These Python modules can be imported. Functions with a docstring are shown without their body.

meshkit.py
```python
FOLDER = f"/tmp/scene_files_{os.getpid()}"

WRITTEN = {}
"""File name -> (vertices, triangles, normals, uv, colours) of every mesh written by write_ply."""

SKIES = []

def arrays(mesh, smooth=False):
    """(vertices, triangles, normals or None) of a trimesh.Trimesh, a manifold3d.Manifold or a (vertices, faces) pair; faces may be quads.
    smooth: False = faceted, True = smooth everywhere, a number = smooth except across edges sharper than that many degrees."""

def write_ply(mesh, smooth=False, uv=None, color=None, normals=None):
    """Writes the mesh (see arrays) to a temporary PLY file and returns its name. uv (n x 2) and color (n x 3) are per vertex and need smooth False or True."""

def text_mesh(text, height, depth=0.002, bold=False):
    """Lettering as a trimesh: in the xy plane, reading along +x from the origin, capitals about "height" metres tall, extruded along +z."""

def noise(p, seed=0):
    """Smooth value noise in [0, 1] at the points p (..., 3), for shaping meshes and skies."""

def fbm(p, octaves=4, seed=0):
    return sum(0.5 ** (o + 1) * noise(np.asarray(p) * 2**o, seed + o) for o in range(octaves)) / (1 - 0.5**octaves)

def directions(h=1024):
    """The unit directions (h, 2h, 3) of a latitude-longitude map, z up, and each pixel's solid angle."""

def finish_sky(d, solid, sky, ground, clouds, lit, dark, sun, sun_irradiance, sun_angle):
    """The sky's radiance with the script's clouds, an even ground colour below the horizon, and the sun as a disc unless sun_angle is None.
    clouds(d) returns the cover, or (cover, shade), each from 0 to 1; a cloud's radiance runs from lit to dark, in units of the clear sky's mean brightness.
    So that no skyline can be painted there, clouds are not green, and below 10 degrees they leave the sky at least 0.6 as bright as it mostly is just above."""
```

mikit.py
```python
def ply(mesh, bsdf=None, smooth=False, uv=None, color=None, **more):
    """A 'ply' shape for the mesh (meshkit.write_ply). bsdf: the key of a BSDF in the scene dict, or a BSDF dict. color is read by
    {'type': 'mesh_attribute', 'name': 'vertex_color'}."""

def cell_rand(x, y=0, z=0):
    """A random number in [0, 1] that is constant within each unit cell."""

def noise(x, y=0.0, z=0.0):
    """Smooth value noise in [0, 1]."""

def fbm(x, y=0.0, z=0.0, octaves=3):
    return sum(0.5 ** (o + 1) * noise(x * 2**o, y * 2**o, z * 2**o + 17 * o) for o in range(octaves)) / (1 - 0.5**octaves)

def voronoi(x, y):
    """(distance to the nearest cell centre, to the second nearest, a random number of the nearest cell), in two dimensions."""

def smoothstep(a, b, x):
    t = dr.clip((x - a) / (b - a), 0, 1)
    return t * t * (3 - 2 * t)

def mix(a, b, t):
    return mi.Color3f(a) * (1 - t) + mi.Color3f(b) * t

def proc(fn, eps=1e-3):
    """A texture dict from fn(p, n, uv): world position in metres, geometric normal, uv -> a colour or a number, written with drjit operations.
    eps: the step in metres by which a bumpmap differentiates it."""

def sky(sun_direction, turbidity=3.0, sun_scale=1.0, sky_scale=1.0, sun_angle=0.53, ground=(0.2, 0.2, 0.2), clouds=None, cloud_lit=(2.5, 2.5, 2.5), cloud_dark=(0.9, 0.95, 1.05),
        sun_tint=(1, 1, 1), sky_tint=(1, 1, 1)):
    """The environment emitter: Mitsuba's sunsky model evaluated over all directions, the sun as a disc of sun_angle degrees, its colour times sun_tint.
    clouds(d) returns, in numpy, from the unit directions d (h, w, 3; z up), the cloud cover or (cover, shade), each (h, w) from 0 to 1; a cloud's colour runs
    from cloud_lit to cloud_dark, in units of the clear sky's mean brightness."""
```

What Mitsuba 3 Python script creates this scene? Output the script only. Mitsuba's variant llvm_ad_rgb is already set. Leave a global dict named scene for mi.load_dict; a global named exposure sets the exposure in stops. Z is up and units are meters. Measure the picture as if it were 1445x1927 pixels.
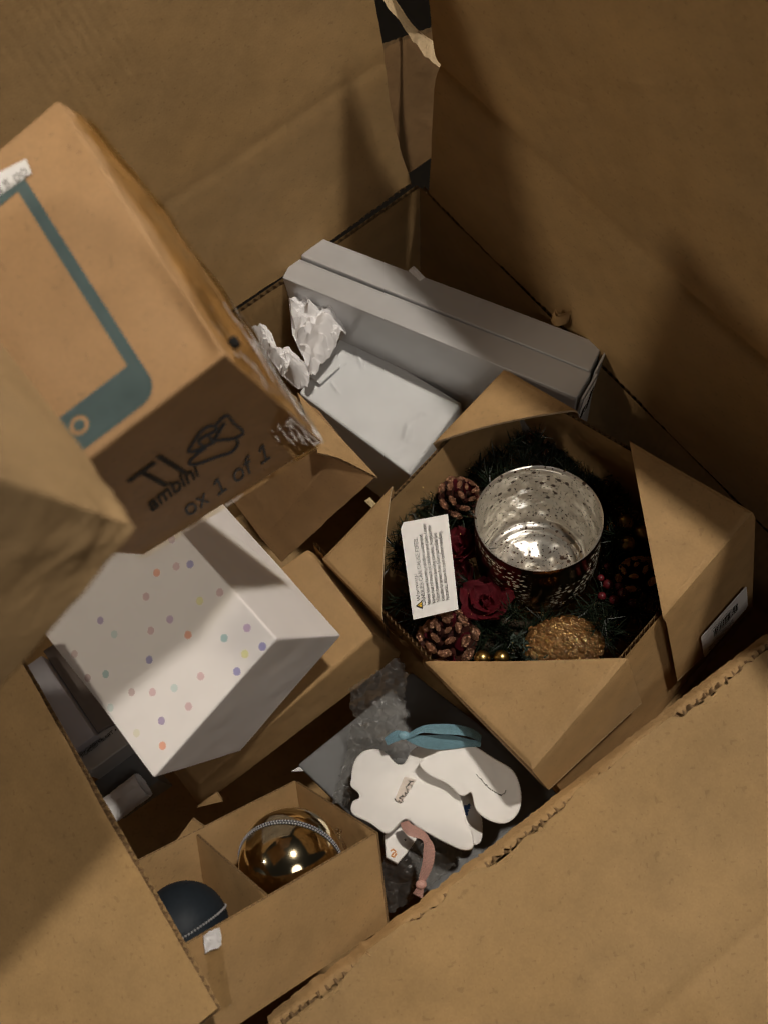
import math, random
import numpy as np, trimesh, drjit as dr, mitsuba as mi
import mikit, meshkit
from mikit import proc, fbm, noise, voronoi, smoothstep, mix
from shapely.geometry import Polygon, Point
from shapely import affinity

random.seed(7)
RNG = np.random.default_rng(7)
T = mi.ScalarTransform4f
scene, labels = {}, {}

# ------------------------------------------------------------------ camera
W0, H0, F0 = 1445.0, 1927.0, 1700.0           # the photograph's size and its focal length, in pixels
CAM = np.array([0.0, 0.0, 1.06])
_up = -np.array([75.0, 720.0, F0]); _up /= np.linalg.norm(_up)
_y = np.array([0, 0, 1.0]) - _up[2] * _up; _y /= np.linalg.norm(_y)
RC = np.stack([np.cross(_y, _up), _y, _up])   # camera axes (right, down, forward) -> world


def ray(px):
    v = RC @ np.array([px[0] - W0 / 2, px[1] - H0 / 2, F0]); return v / np.linalg.norm(v)


def at(x, y, z):
    """The point of the plane at height z that is seen at pixel (x, y) of the photograph."""
    r = ray((x, y)); return CAM + r * ((z - CAM[2]) / r[2])


def onplane(x, y, p, n):
    r = ray((x, y)); return CAM + r * (np.dot(np.asarray(p) - CAM, n) / np.dot(r, n))


def proj(P):
    v = (np.asarray(P, float) - CAM) @ RC
    return np.stack([v[..., 0] / v[..., 2] * F0 + W0 / 2, v[..., 1] / v[..., 2] * F0 + H0 / 2], -1)


fwd, upv = RC @ np.array([0, 0, 1.0]), RC @ np.array([0, -1.0, 0])
scene['camera'] = {'type': 'thinlens', 'fov': math.degrees(2 * math.atan(W0 / 2 / F0)), 'fov_axis': 'x',
                   'aperture_radius': 0.0022, 'focus_distance': 0.74, 'near_clip': 0.05, 'far_clip': 30.0,
                   'to_world': T().look_at(origin=CAM.tolist(), target=(CAM + fwd).tolist(), up=upv.tolist())}

# ------------------------------------------------------------------ light
exposure = -0.55


def lamp(name, what, pos, radius, power, tint=(1, 0.9, 0.78)):
    scene[name] = {'type': 'sphere', 'center': list(pos), 'radius': radius,
                   'emitter': {'type': 'area', 'radiance': {'type': 'rgb', 'value': [power * t / radius**2 for t in tint]}}}
    labels[name] = {'label': what, 'category': 'lamp'}


lamp('ceiling_lamp', 'round warm ceiling lamp up beyond the right flap', (0.58, 0.60, 2.89), 0.06, 6.2)
lamp('ceiling_lamp_001', 'round warm lamp at head height to the left of the box', (-1.97, 0.14, 1.80), 0.09, 1.7, (1, .86, .68))
lamp('ceiling_lamp_002', 'large soft overhead lamp above the photographer', (0.75, -0.85, 2.5), 0.45, 0.85, (1, .9, .8))
scene['ambient'] = {'type': 'constant', 'radiance': {'type': 'rgb', 'value': [0.011, 0.010, 0.009]}}


# ------------------------------------------------------------------ materials
def two(d): return {'type': 'twosided', 'bsdf': d}
def rgb(*c): return {'type': 'rgb', 'value': list(c)}


def kraft_fn(c, k=1.0):
    c = mi.Color3f(*c)

    def fn(p, n, uv):
        a = fbm(p.x * 9, p.y * 9, p.z * 9, 3)
        b = fbm(p.x * 60, p.y * 60, p.z * 60, 3)
        f = noise(p.x * 900, p.y * 900, p.z * 900)
        s = smoothstep(0.80, 0.9, noise(p.x * 420, p.y * 420, p.z * 420))
        v = (1 - 0.30 * k * (a - 0.5)) * (1 + 0.26 * k * (b - 0.5)) * (1 + 0.12 * (f - 0.5)) * (1 - 0.14 * s)
        warm = fbm(p.x * 17 + 5, p.y * 17, p.z * 17, 2) - 0.5
        return mi.Color3f(c.x * v * (1 + 0.05 * warm), c.y * v, c.z * v * (1 - 0.12 * warm))
    return fn


def kraft_bump(p, n, uv):
    return 0.00035 * fbm(p.x * 160, p.y * 160, p.z * 160, 2) + 0.0011 * fbm(p.x * 33, p.y * 33, p.z * 33, 2)


def kraft_bump_close(p, n, uv):
    return 0.0002 * fbm(p.x * 200, p.y * 200, p.z * 200, 2) + 0.0002 * fbm(p.x * 33, p.y * 33, p.z * 33, 2)


def kraft_bump_fine(p, n, uv):
    return 0.00009 * dr.sin(uv.x * 6.2832) + 0.00025 * fbm(p.x * 160, p.y * 160, p.z * 160, 2) + 0.0003 * fbm(p.x * 33, p.y * 33, p.z * 33, 2)


def matte(name, fn, rough=0.75, spec=0.25, bump=None, bscale=1.0, **more):
    d = {'type': 'principled', 'base_color': proc(fn) if callable(fn) else rgb(*fn), 'roughness': rough, 'specular': spec, **more}
    if bump is not None:
        d = {'type': 'bumpmap', 'scale': bscale, 'tex': proc(bump, eps=4e-4), 'bsdf': d}
    scene[name] = two(d)


matte('m_kraft', kraft_fn((.385, .245, .112)), bump=kraft_bump)
matte('m_kraft_big', kraft_fn((.365, .236, .107), .9), bump=kraft_bump_fine)
matte('m_kraft_orange', kraft_fn((.42, .255, .125)), rough=.6, bump=kraft_bump_close)
matte('m_kraft_olive', kraft_fn((.37, .25, .128)), rough=.6, bump=kraft_bump_close)
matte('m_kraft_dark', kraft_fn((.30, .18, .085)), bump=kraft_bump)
matte('m_fluting', kraft_fn((.22, .14, .07), 2), rough=.9)
matte('m_torn', kraft_fn((.55, .42, .26), 1.5), rough=.95)
matte('m_grey', lambda p, n, uv: mi.Color3f(.54, .545, .55) * (0.92 + 0.16 * fbm(p.x * 30, p.y * 30, p.z * 30, 3)), rough=.36, spec=.5, metallic=.35,
      bump=lambda p, n, uv: 0.0004 * fbm(p.x * 70, p.y * 70, p.z * 70, 2))
matte('m_white_board', lambda p, n, uv: mi.Color3f(.62, .64, .65) * (0.93 + 0.14 * fbm(p.x * 40, p.y * 40, p.z * 40, 3)), rough=.6,
      bump=lambda p, n, uv: 0.0005 * fbm(p.x * 60, p.y * 60, p.z * 60, 2) + 0.00012 * dr.sin((p.x * 0.74 + p.y * 0.67) * 900))
matte('m_white', lambda p, n, uv: mi.Color3f(.80, .80, .79) * (0.97 + 0.06 * fbm(p.x * 50, p.y * 50, p.z * 50, 3)), rough=.5)
matte('m_paint_white', lambda p, n, uv: mi.Color3f(.78, .77, .75) * (0.96 + 0.08 * fbm(p.x * 60, p.y * 60, p.z * 60, 3)), rough=.55, spec=.35,
      bump=lambda p, n, uv: 0.0003 * fbm(p.x * 90, p.y * 90, p.z * 90, 2))
matte('m_tissue', lambda p, n, uv: mi.Color3f(.78, .78, .79) * (0.95 + 0.1 * fbm(p.x * 80, p.y * 80, p.z * 80, 2)), rough=.9, spec=.1)
matte('m_lavender', (.50, .51, .58), rough=.5)
matte('m_taupe', (.20, .175, .165), rough=.6)
matte('m_slate', lambda p, n, uv: mi.Color3f(.145, .15, .153) * (0.9 + 0.2 * fbm(p.x * 40, p.y * 40, p.z * 40, 3)), rough=.5)
matte('m_black', (.012, .012, .012), rough=.6)
matte('m_ink', (.03, .027, .025), rough=.7)
matte('m_ink_soft', (.12, .10, .09), rough=.8)
matte('m_marker', (.085, .095, .11), rough=.6)
matte('m_yellow', (.75, .50, .05), rough=.5)
matte('m_teal', lambda p, n, uv: mi.Color3f(.085, .125, .125) * (0.8 + 0.4 * fbm(p.x * 90, p.y * 90, p.z * 90, 3)), rough=.65)
matte('m_cream_tape', (.50, .40, .22), rough=.6)
matte('m_sticker', (.62, .56, .50), rough=.6)
matte('m_orange_stain', (.65, .28, .08), rough=.6)
matte('m_blue_leaf', (.05, .10, .25), rough=.6)
scene['m_floor'] = two({'type': 'diffuse', 'reflectance': rgb(.012, .010, .008)})


def rib(p, n, uv): return 0.00035 * dr.sin(uv.x * 6.2832)


def ribbon_mat(name, c):
    scene[name] = two({'type': 'bumpmap', 'scale': 1.0, 'tex': proc(rib, eps=1e-4),
                       'bsdf': {'type': 'principled', 'base_color': proc(lambda p, n, uv, c=c: mi.Color3f(*c) * (0.8 + 0.2 * dr.sin(uv.x * 6.2832))), 'roughness': .45, 'specular': .5, 'sheen': .4}})


ribbon_mat('m_ribbon_blue', (.25, .47, .58))
ribbon_mat('m_ribbon_pink', (.74, .43, .36))
scene['m_tape'] = {'type': 'thindielectric', 'int_ior': 1.5, 'specular_transmittance': rgb(.93, .87, .70)}
scene['m_tape_clear'] = {'type': 'thindielectric', 'int_ior': 1.5, 'specular_transmittance': rgb(.95, .94, .90)}
scene['m_film'] = {'type': 'blendbsdf', 'weight': 0.11, 'a': {'type': 'thindielectric', 'int_ior': 1.7, 'specular_transmittance': rgb(.95, .95, .94)},
                   'b': two({'type': 'bumpmap', 'scale': 1.0, 'tex': proc(lambda p, n, uv: 0.0022 * fbm(p.x * 150, p.y * 150, p.z * 150, 2), eps=3e-4), 'bsdf': {'type': 'principled', 'base_color': rgb(.30, .30, .29), 'roughness': .13, 'specular': 1.0, 'clearcoat': 1.0}})}
scene['m_gold_mirror'] = two({'type': 'principled', 'base_color': rgb(.90, .76, .50), 'metallic': 1.0, 'roughness': .10})
scene['m_gold_satin'] = two({'type': 'principled', 'base_color': rgb(.72, .50, .18), 'metallic': 1.0, 'roughness': .28})
scene['m_gold_glitter'] = two({'type': 'bumpmap', 'scale': 1.0, 'tex': proc(lambda p, n, uv: 0.0016 * noise(p.x * 1300, p.y * 1300, p.z * 1300), eps=2e-4),
                               'bsdf': {'type': 'principled', 'base_color': rgb(.95, .56, .22), 'metallic': 1.0, 'roughness': .24}})
scene['m_copper_glitter'] = two({'type': 'bumpmap', 'scale': 1.0, 'tex': proc(lambda p, n, uv: 0.0016 * noise(p.x * 1300, p.y * 1300, p.z * 1300), eps=2e-4),
                                 'bsdf': {'type': 'principled', 'base_color': rgb(.50, .27, .17), 'metallic': 1.0, 'roughness': .32}})
scene['m_crystal'] = two({'type': 'principled', 'base_color': rgb(.50, .50, .52), 'metallic': .4, 'roughness': .12, 'specular': 1.0})
matte('m_navy', lambda p, n, uv: mi.Color3f(.012, .019, .027) * (0.85 + 0.3 * noise(p.x * 1500, p.y * 1500, p.z * 1500)), rough=.6, spec=.3, sheen=.5)
matte('m_velvet', lambda p, n, uv: mi.Color3f(.065, .002, .006) * (0.75 + 0.5 * fbm(p.x * 150, p.y * 150, p.z * 150, 2)), rough=.8, sheen=1.0, sheen_tint=1.0)
matte('m_cone', lambda p, n, uv: mi.Color3f(.042, .013, .009) * (0.6 + 0.8 * fbm(p.x * 200, p.y * 200, p.z * 200, 2)), rough=.6)
matte('m_berry', (.09, .006, .010), rough=.12, spec=.6, clearcoat=.8)
matte('m_needle', lambda p, n, uv: mix((.004, .008, .004), (.012, .022, .010), noise(p.x * 60, p.y * 60, p.z * 60)), rough=.45, spec=.5)
matte('m_needle_pale', (.05, .07, .055), rough=.5)
matte('m_twig', (.035, .024, .015), rough=.8)

# ------------------------------------------------------------------ builders
def put(key, mesh, bsdf, smooth=False, uv=None):
    k = key; i = 0
    while k in scene:
        i += 1; k = f'{key}_{i:03d}'
    scene[k] = mikit.ply(mesh, bsdf, smooth=smooth, uv=uv)
    return k


def thing(key, label, cat, group=None, **kw):
    k = key; i = 0
    while k in labels:
        i += 1; k = f'{key}_{i:03d}'
    labels[k] = {'label': label, 'category': cat, **kw}
    if group: labels[k]['group'] = group
    return k


def nz(u, f, seed):
    """noise in [-1, 1] along a line"""
    u = np.asarray(u, float); return 2 * meshkit.fbm(np.stack([u * f, u * 0 + seed * 3.7, u * 0 + seed * 1.3], -1), 3, seed) - 1


def grid_faces(n, m):
    i, j = np.meshgrid(np.arange(n - 1), np.arange(m - 1), indexing='ij')
    a = (i * m + j).ravel(); return np.vstack([np.stack([a, a + m, a + m + 1], 1), np.stack([a, a + m + 1, a + 1], 1)])


def bil(q, u, v):
    q = [np.asarray(x, float) for x in q]; u = np.asarray(u)[..., None]; v = np.asarray(v)[..., None]
    return q[0] * (1 - u) * (1 - v) + q[1] * u * (1 - v) + q[2] * u * v + q[3] * (1 - u) * v


def board(key, q, mat, t=.0045, n=(60, 40), disp=None, flute='v', pitch=.0075, jag=(0, 0, 0, 0), seed=1, edge=None, back=None, flute_mat='m_fluting'):
    """A sheet of corrugated board: two liners and the wave between them. q: corners (u0v0, u1v0, u1v1, u0v1); the front liner lies on q, the board behind it.
    jag: how far each edge (u0, u1, v0, v1) is torn ragged, in metres; flute: the direction the tubes run."""
    q = [np.asarray(x, float) for x in q]
    N = np.cross(q[1] - q[0], q[3] - q[0]); N /= np.linalg.norm(N)
    if np.dot(N, CAM - q[0]) < 0: N = -N
    lu, lv = np.linalg.norm(q[1] - q[0]), np.linalg.norm(q[3] - q[0])

    def surf(u, v, off):
        P = bil(q, u, v)
        d = off + (disp(u * lu, v * lv, u, v) if disp is not None else 0)
        d = d + .0010 * (meshkit.fbm(np.stack([u * lu * 7, v * lv * 7, u * 0 + seed], -1), 3, seed) - .5) * 2
        P = P + N * np.asarray(d)[..., None]
        return edge(P, u, v) if edge else P

    def sheet(off, sd, k):
        uu, vv = np.linspace(0, 1, n[0]), np.linspace(0, 1, n[1])
        U, V = np.meshgrid(uu, vv, indexing='ij'); U, V = U.copy(), V.copy()
        for e, j in enumerate(jag):
            if not j: continue
            if e < 2:
                d = k * j * np.maximum(-.1, .3 + 1.5 * nz(vv * lv, 14, sd + e) + .6 * nz(vv * lv, 70, sd + e + 7)) / lu
                U[0 if e == 0 else -1, :] += d if e == 0 else -d
            else:
                d = k * j * np.maximum(-.1, .3 + 1.5 * nz(uu * lu, 14, sd + e) + .6 * nz(uu * lu, 70, sd + e + 7)) / lv
                V[:, 0 if e == 2 else -1] += d if e == 2 else -d
        return trimesh.Trimesh(surf(U, V, off).reshape(-1, 3), grid_faces(*n), process=False)

    U, V = np.meshgrid(np.linspace(0, 1, n[0]), np.linspace(0, 1, n[1]), indexing='ij')
    uv1 = np.stack([(U * lu if flute == 'v' else V * lv) / pitch, (V * lv if flute == 'v' else U * lu)], -1).reshape(-1, 2)
    k1 = put(key, trimesh.util.concatenate([sheet(0, seed, 1.0), sheet(-t, seed + 40, .5)]), mat, smooth=True, uv=np.vstack([uv1, uv1]))
    L = lu if flute == 'v' else lv
    m, nw = int(L / pitch * 8), 10
    s = np.linspace(0, 1, m); w = np.linspace(0, .16 if disp is not None else 1, nw)   # far inside a sheet the wave is never seen
    wave = np.sin(2 * math.pi * s * L / pitch) * (t / 2 - .0003) - t / 2
    S, Wd = np.meshgrid(s, w, indexing='ij')
    U, V = (S, Wd) if flute == 'v' else (Wd, S)
    put(k1 + '__corrugation', trimesh.Trimesh(surf(U, V, np.repeat(wave[:, None], nw, 1)).reshape(-1, 3), grid_faces(m, nw), process=False), flute_mat, smooth=True)
    return k1


class Box:
    """A closed carton: a hexahedron of any eight corners with rounded edges and a dented skin. c[i, j, k] = corner. Faces: 0/1 a=0/1, 2/3 b=0/1, 4/5 c=0/1."""

    def __init__(self, corners, r=.002, disp=None, n=26, seed=0):
        self.c = np.asarray(corners, float); c = self.c
        self.dim = np.array([np.mean([np.linalg.norm(x) for x in (c[1] - c[0]).reshape(-1, 3)]), np.mean([np.linalg.norm(x) for x in (c[:, 1] - c[:, 0]).reshape(-1, 3)]),
                             np.mean([np.linalg.norm(x) for x in (c[:, :, 1] - c[:, :, 0]).reshape(-1, 3)])])
        ax = np.array([(c[1] - c[0]).mean((0, 1)), (c[:, 1] - c[:, 0]).mean((0, 1)), (c[:, :, 1] - c[:, :, 0]).mean((0, 1))])
        self.ax = ax / np.linalg.norm(ax, axis=1, keepdims=True)
        self.r, self.disp, self.n, self.seed = r, disp, n, seed

    def tri(self, p):
        a, b, k = p[..., 0:1], p[..., 1:2], p[..., 2:3]; c = self.c
        return sum(c[i, j, l] * (a if i else 1 - a) * (b if j else 1 - b) * (k if l else 1 - k) for i in (0, 1) for j in (0, 1) for l in (0, 1))

    def pt(self, face, s, t, off=0.0):
        s, t = np.broadcast_arrays(np.asarray(s, float), np.asarray(t, float))
        k = face // 2; o = [x for x in (0, 1, 2) if x != k]
        p = np.zeros(s.shape + (3,)); p[..., k] = face % 2; p[..., o[0]] = s; p[..., o[1]] = t
        P = p * self.dim; r = self.r
        qv = np.clip(P, r, self.dim - r)
        d = P - qv; l = np.linalg.norm(d, axis=-1, keepdims=True)
        fn = np.zeros(3); fn[k] = 1 if face % 2 else -1
        nl = np.where(l > 1e-9, d / np.maximum(l, 1e-9), fn)
        x = self.tri((qv + r * nl) / self.dim)
        nw = nl @ self.ax
        h = 2 * (meshkit.fbm(x * 14 + self.seed, 3, self.seed) - .5) * .0009
        if self.disp is not None: h = h + self.disp(face, s, t, x)
        return x + nw * (np.asarray(h) + np.asarray(off))[..., None]

    def mesh(self, faces=range(6)):
        vs, fs, uvs, at_ = [], [], [], 0
        e = np.array([0, .12, .35, .65, 1.0])
        for f in faces:
            k = f // 2; o = [x for x in (0, 1, 2) if x != k]
            g = []
            for a in o:
                rr = self.r / self.dim[a]
                g.append(np.unique(np.concatenate([e * rr, np.linspace(rr, 1 - rr, self.n), 1 - e * rr])))
            S, Tt = np.meshgrid(g[0], g[1], indexing='ij')
            P = self.pt(f, S, Tt)
            ff = grid_faces(len(g[0]), len(g[1]))
            v = P.reshape(-1, 3)
            nn = np.cross(v[ff[:, 1]] - v[ff[:, 0]], v[ff[:, 2]] - v[ff[:, 0]]).sum(0)
            ow = self.ax[k] * (1 if f % 2 else -1)
            if nn @ ow < 0: ff = ff[:, ::-1]
            vs.append(v); fs.append(ff + at_); uvs.append(np.stack([f * 2 + S.ravel(), Tt.ravel()], 1)); at_ += len(v)
        return trimesh.Trimesh(np.vstack(vs), np.vstack(fs), process=False), np.vstack(uvs)

    def put(self, key, mat, faces=range(6)):
        m, uv = self.mesh(faces); return put(key, m, mat, smooth=True, uv=uv)

    def inv(self, face, px):
        s = np.array([.5, .5])
        for _ in range(40):
            f0 = proj(self.pt(face, *s)); h = 1e-4
            J = np.stack([(proj(self.pt(face, s[0] + h, s[1])) - f0) / h, (proj(self.pt(face, s[0], s[1] + h)) - f0) / h], 1)
            d = np.linalg.lstsq(J, np.array(px, float) - f0, rcond=None)[0]
            s = np.clip(s + np.clip(d, -.2, .2), -1.5, 2.5)
        return s

    def decal(self, face, mesh2, origin, xto, yto, off=.0006):
        """Lays a flat mesh (x, y and its own thickness z) on a face: origin, +x end (xto) and +y end (yto) are face coordinates of mesh (0,0), (1,0), (0,1)."""
        v = np.asarray(mesh2.vertices)
        st = np.array(origin) + v[:, :1] * (np.array(xto) - np.array(origin)) + v[:, 1:2] * (np.array(yto) - np.array(origin))
        m = mesh2.copy(); m.vertices = self.pt(face, st[:, 0], st[:, 1], off + v[:, 2]); return m


def hexa(top, down, order=None):
    """corners array from a top quad (4 points, round) and either a vector or 4 bottom points"""
    top = np.asarray(top, float); bot = top + np.asarray(down, float)
    c = np.zeros((2, 2, 2, 3))
    for k, (i, j) in enumerate(((0, 0), (1, 0), (1, 1), (0, 1))):
        c[i, j, 0], c[i, j, 1] = top[k], bot[k]
    return c


def cuboid(o, cols, dims):
    c = np.zeros((2, 2, 2, 3)); A = np.asarray(cols, float)
    for i in (0, 1):
        for j in (0, 1):
            for k in (0, 1): c[i, j, k] = np.asarray(o) + A.T @ (np.array([i, j, k]) * dims)
    return c


def flat(poly, t=.0003, z=0.0, sub=None):
    m = trimesh.creation.extrude_polygon(poly if isinstance(poly, Polygon) else Polygon(poly), t, engine='earcut')
    if sub: m = trimesh.Trimesh(*trimesh.remesh.subdivide_to_size(m.vertices, m.faces, sub), process=False)
    m.apply_translation([0, 0, z]); return m


def tube(pts, rad, sides=6, closed=False):
    p = np.asarray(pts, float); t = np.gradient(p, axis=0); t /= np.linalg.norm(t, axis=1, keepdims=True) + 1e-12
    a = np.cross(t, np.where(np.abs(t[:, 2:]) < .9, [0, 0, 1.0], [1.0, 0, 0])); a /= np.linalg.norm(a, axis=1, keepdims=True) + 1e-12
    b = np.cross(t, a); g = np.arange(sides) * 2 * math.pi / sides
    r = np.broadcast_to(rad, (len(p),))[:, None, None]
    v = (p[:, None] + r * (np.cos(g)[None, :, None] * a[:, None] + np.sin(g)[None, :, None] * b[:, None])).reshape(-1, 3)
    i, j = np.meshgrid(np.arange(len(p) - 1), np.arange(sides), indexing='ij')
    qf = np.stack([i * sides + j, i * sides + (j + 1) % sides, (i + 1) * sides + (j + 1) % sides, (i + 1) * sides + j], -1).reshape(-1, 4)
    f = np.vstack([qf[:, [0, 1, 2]], qf[:, [0, 2, 3]]])
    caps = [[0, k + 1, k] for k in range(1, sides - 1)] + [[(len(p) - 1) * sides, (len(p) - 1) * sides + k, (len(p) - 1) * sides + k + 1] for k in range(1, sides - 1)]
    return trimesh.Trimesh(v, np.vstack([f, caps]), process=False)


def frame(axis, hint=(1, 0, 0)):
    """columns x, y, z with z along axis"""
    z = np.asarray(axis, float) / np.linalg.norm(axis); x = np.asarray(hint, float) - np.dot(hint, z) * z; x /= np.linalg.norm(x)
    return np.stack([x, np.cross(z, x), z], 1)


def place(m, o, R):
    m = m.copy(); m.vertices = np.asarray(o) + np.asarray(m.vertices) @ np.asarray(R).T; return m


def lathe(profile, n=72):
    r, z = np.asarray(profile, float).T; a = np.linspace(0, 2 * math.pi, n + 1)
    v = np.stack([r[:, None] * np.cos(a), r[:, None] * np.sin(a), np.repeat(z[:, None], n + 1, 1)], -1)
    uv = np.stack([np.repeat((np.arange(len(r)) / (len(r) - 1))[:, None], n + 1, 1), np.repeat(a[None] / (2 * math.pi), len(r), 0)], -1)
    return trimesh.Trimesh(v.reshape(-1, 3), grid_faces(len(r), n + 1), process=False), uv.reshape(-1, 2)


def spline(pts, n):
    from scipy.interpolate import CubicSpline
    p = np.asarray(pts, float); s = np.r_[0, np.cumsum(np.linalg.norm(np.diff(p, axis=0), axis=1))]
    return CubicSpline(s, p)(np.linspace(0, s[-1], n))


# ------------------------------------------------------------------ setting
put('floor', trimesh.Trimesh([[-3, -3, -.006], [3, -3, -.006], [3, 3, -.006], [-3, 3, -.006]], [[0, 1, 2], [0, 2, 3]], process=False), 'm_floor')
labels['floor'] = {'label': 'dark floor under the big cardboard box', 'kind': 'structure'}

# ------------------------------------------------------------------ the big carton
Z = .36
RA, RB, RCc, RD = at(790, 352, Z), at(1556, 1113, Z), at(452, 1972, Z), at(-109, 977, Z)
BIG = thing('cardboard_box', 'large open brown cardboard box with raised flaps that holds everything', 'box')
_ad, _bc = (RD - RA) / np.linalg.norm(RD - RA), (RCc - RB) / np.linalg.norm(RCc - RB)
RD, RCc = RD + _ad * .2, RCc + _bc * .2      # the end wall stands farther left, under its inward flap
cen = (RA + RB + RCc + RD) / 4


def flr(p): return np.array([p[0], p[1], 0.0])


for nm, a, b in (('wall', RA, RB), ('wall', RD, RA), ('wall', RB, RCc), ('wall', RCc, RD)):
    q = (a, b, flr(b), flr(a))
    N = np.cross(b - a, [0, 0, 1]); N /= np.linalg.norm(N)
    s = 1 if np.dot(N, cen - a) > 0 else -1
    # the wall's own inner face, board thickness outwards
    board(BIG + '__wall', q, 'm_kraft_big', n=(70, 20), flute='v', jag=(0, 0, .002, 0), seed=hash(nm) % 1 + int(abs(a[0]) * 90) + 3)
put(BIG + '__bottom_panel', trimesh.Trimesh([flr(RA), flr(RB), flr(RCc), flr(RD)], [[0, 1, 2], [0, 2, 3]], process=False), 'm_kraft_big')


def horiz(v): v = np.array([v[0], v[1], 0.0]); return v / np.linalg.norm(v)


uAB, uAD = horiz(RB - RA), horiz(RD - RA)
oAB = np.array([uAB[1], -uAB[0], 0]); oAB *= -np.sign(np.dot(oAB, cen - RA))     # outwards from each wall
oAD = np.array([uAD[1], -uAD[0], 0]); oAD *= -np.sign(np.dot(oAD, cen - RA))
uBC = horiz(RCc - RB); oBC = np.array([uBC[1], -uBC[0], 0]); oBC *= -np.sign(np.dot(oBC, cen - RB))
uDC = horiz(RCc - RD); oDC = np.array([uDC[1], -uDC[0], 0]); oDC *= -np.sign(np.dot(oDC, cen - RD))
UPZ = np.array([0, 0, 1.0])


def crease(at_, depth=.0035, bend=0.0, width=.006):
    def f(x, y, u, v):
        return -depth * np.exp(-np.abs(y - at_) / width) - bend * np.maximum(0, y - at_)
    return f


def wrinkled(base, seed, n, lu, lv, amp=.0016):
    """adds pressed-in folds and knocks to a flap"""
    r = np.random.default_rng(seed); seg = []
    for _ in range(n):
        a = r.uniform(0, 1, 2) * [lu, lv]; th = r.uniform(0, math.pi); L = r.uniform(.03, .13)
        seg.append((a, a + L * np.array([math.cos(th), math.sin(th)]), r.uniform(.4, 1) * amp * r.choice([-1, -1, 1]), r.uniform(.003, .008)))

    def f(x, y, u, v):
        d = base(x, y, u, v) if base else 0
        for a, b, h, w in seg:
            e = b - a; l2 = e @ e; t = np.clip(((x - a[0]) * e[0] + (y - a[1]) * e[1]) / l2, 0, 1)
            dist = np.hypot(x - a[0] - t * e[0], y - a[1] - t * e[1]); d = d + h * np.exp(-dist / w) * np.sin(math.pi * np.clip(t, .05, .95))
        return d
    return f


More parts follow.
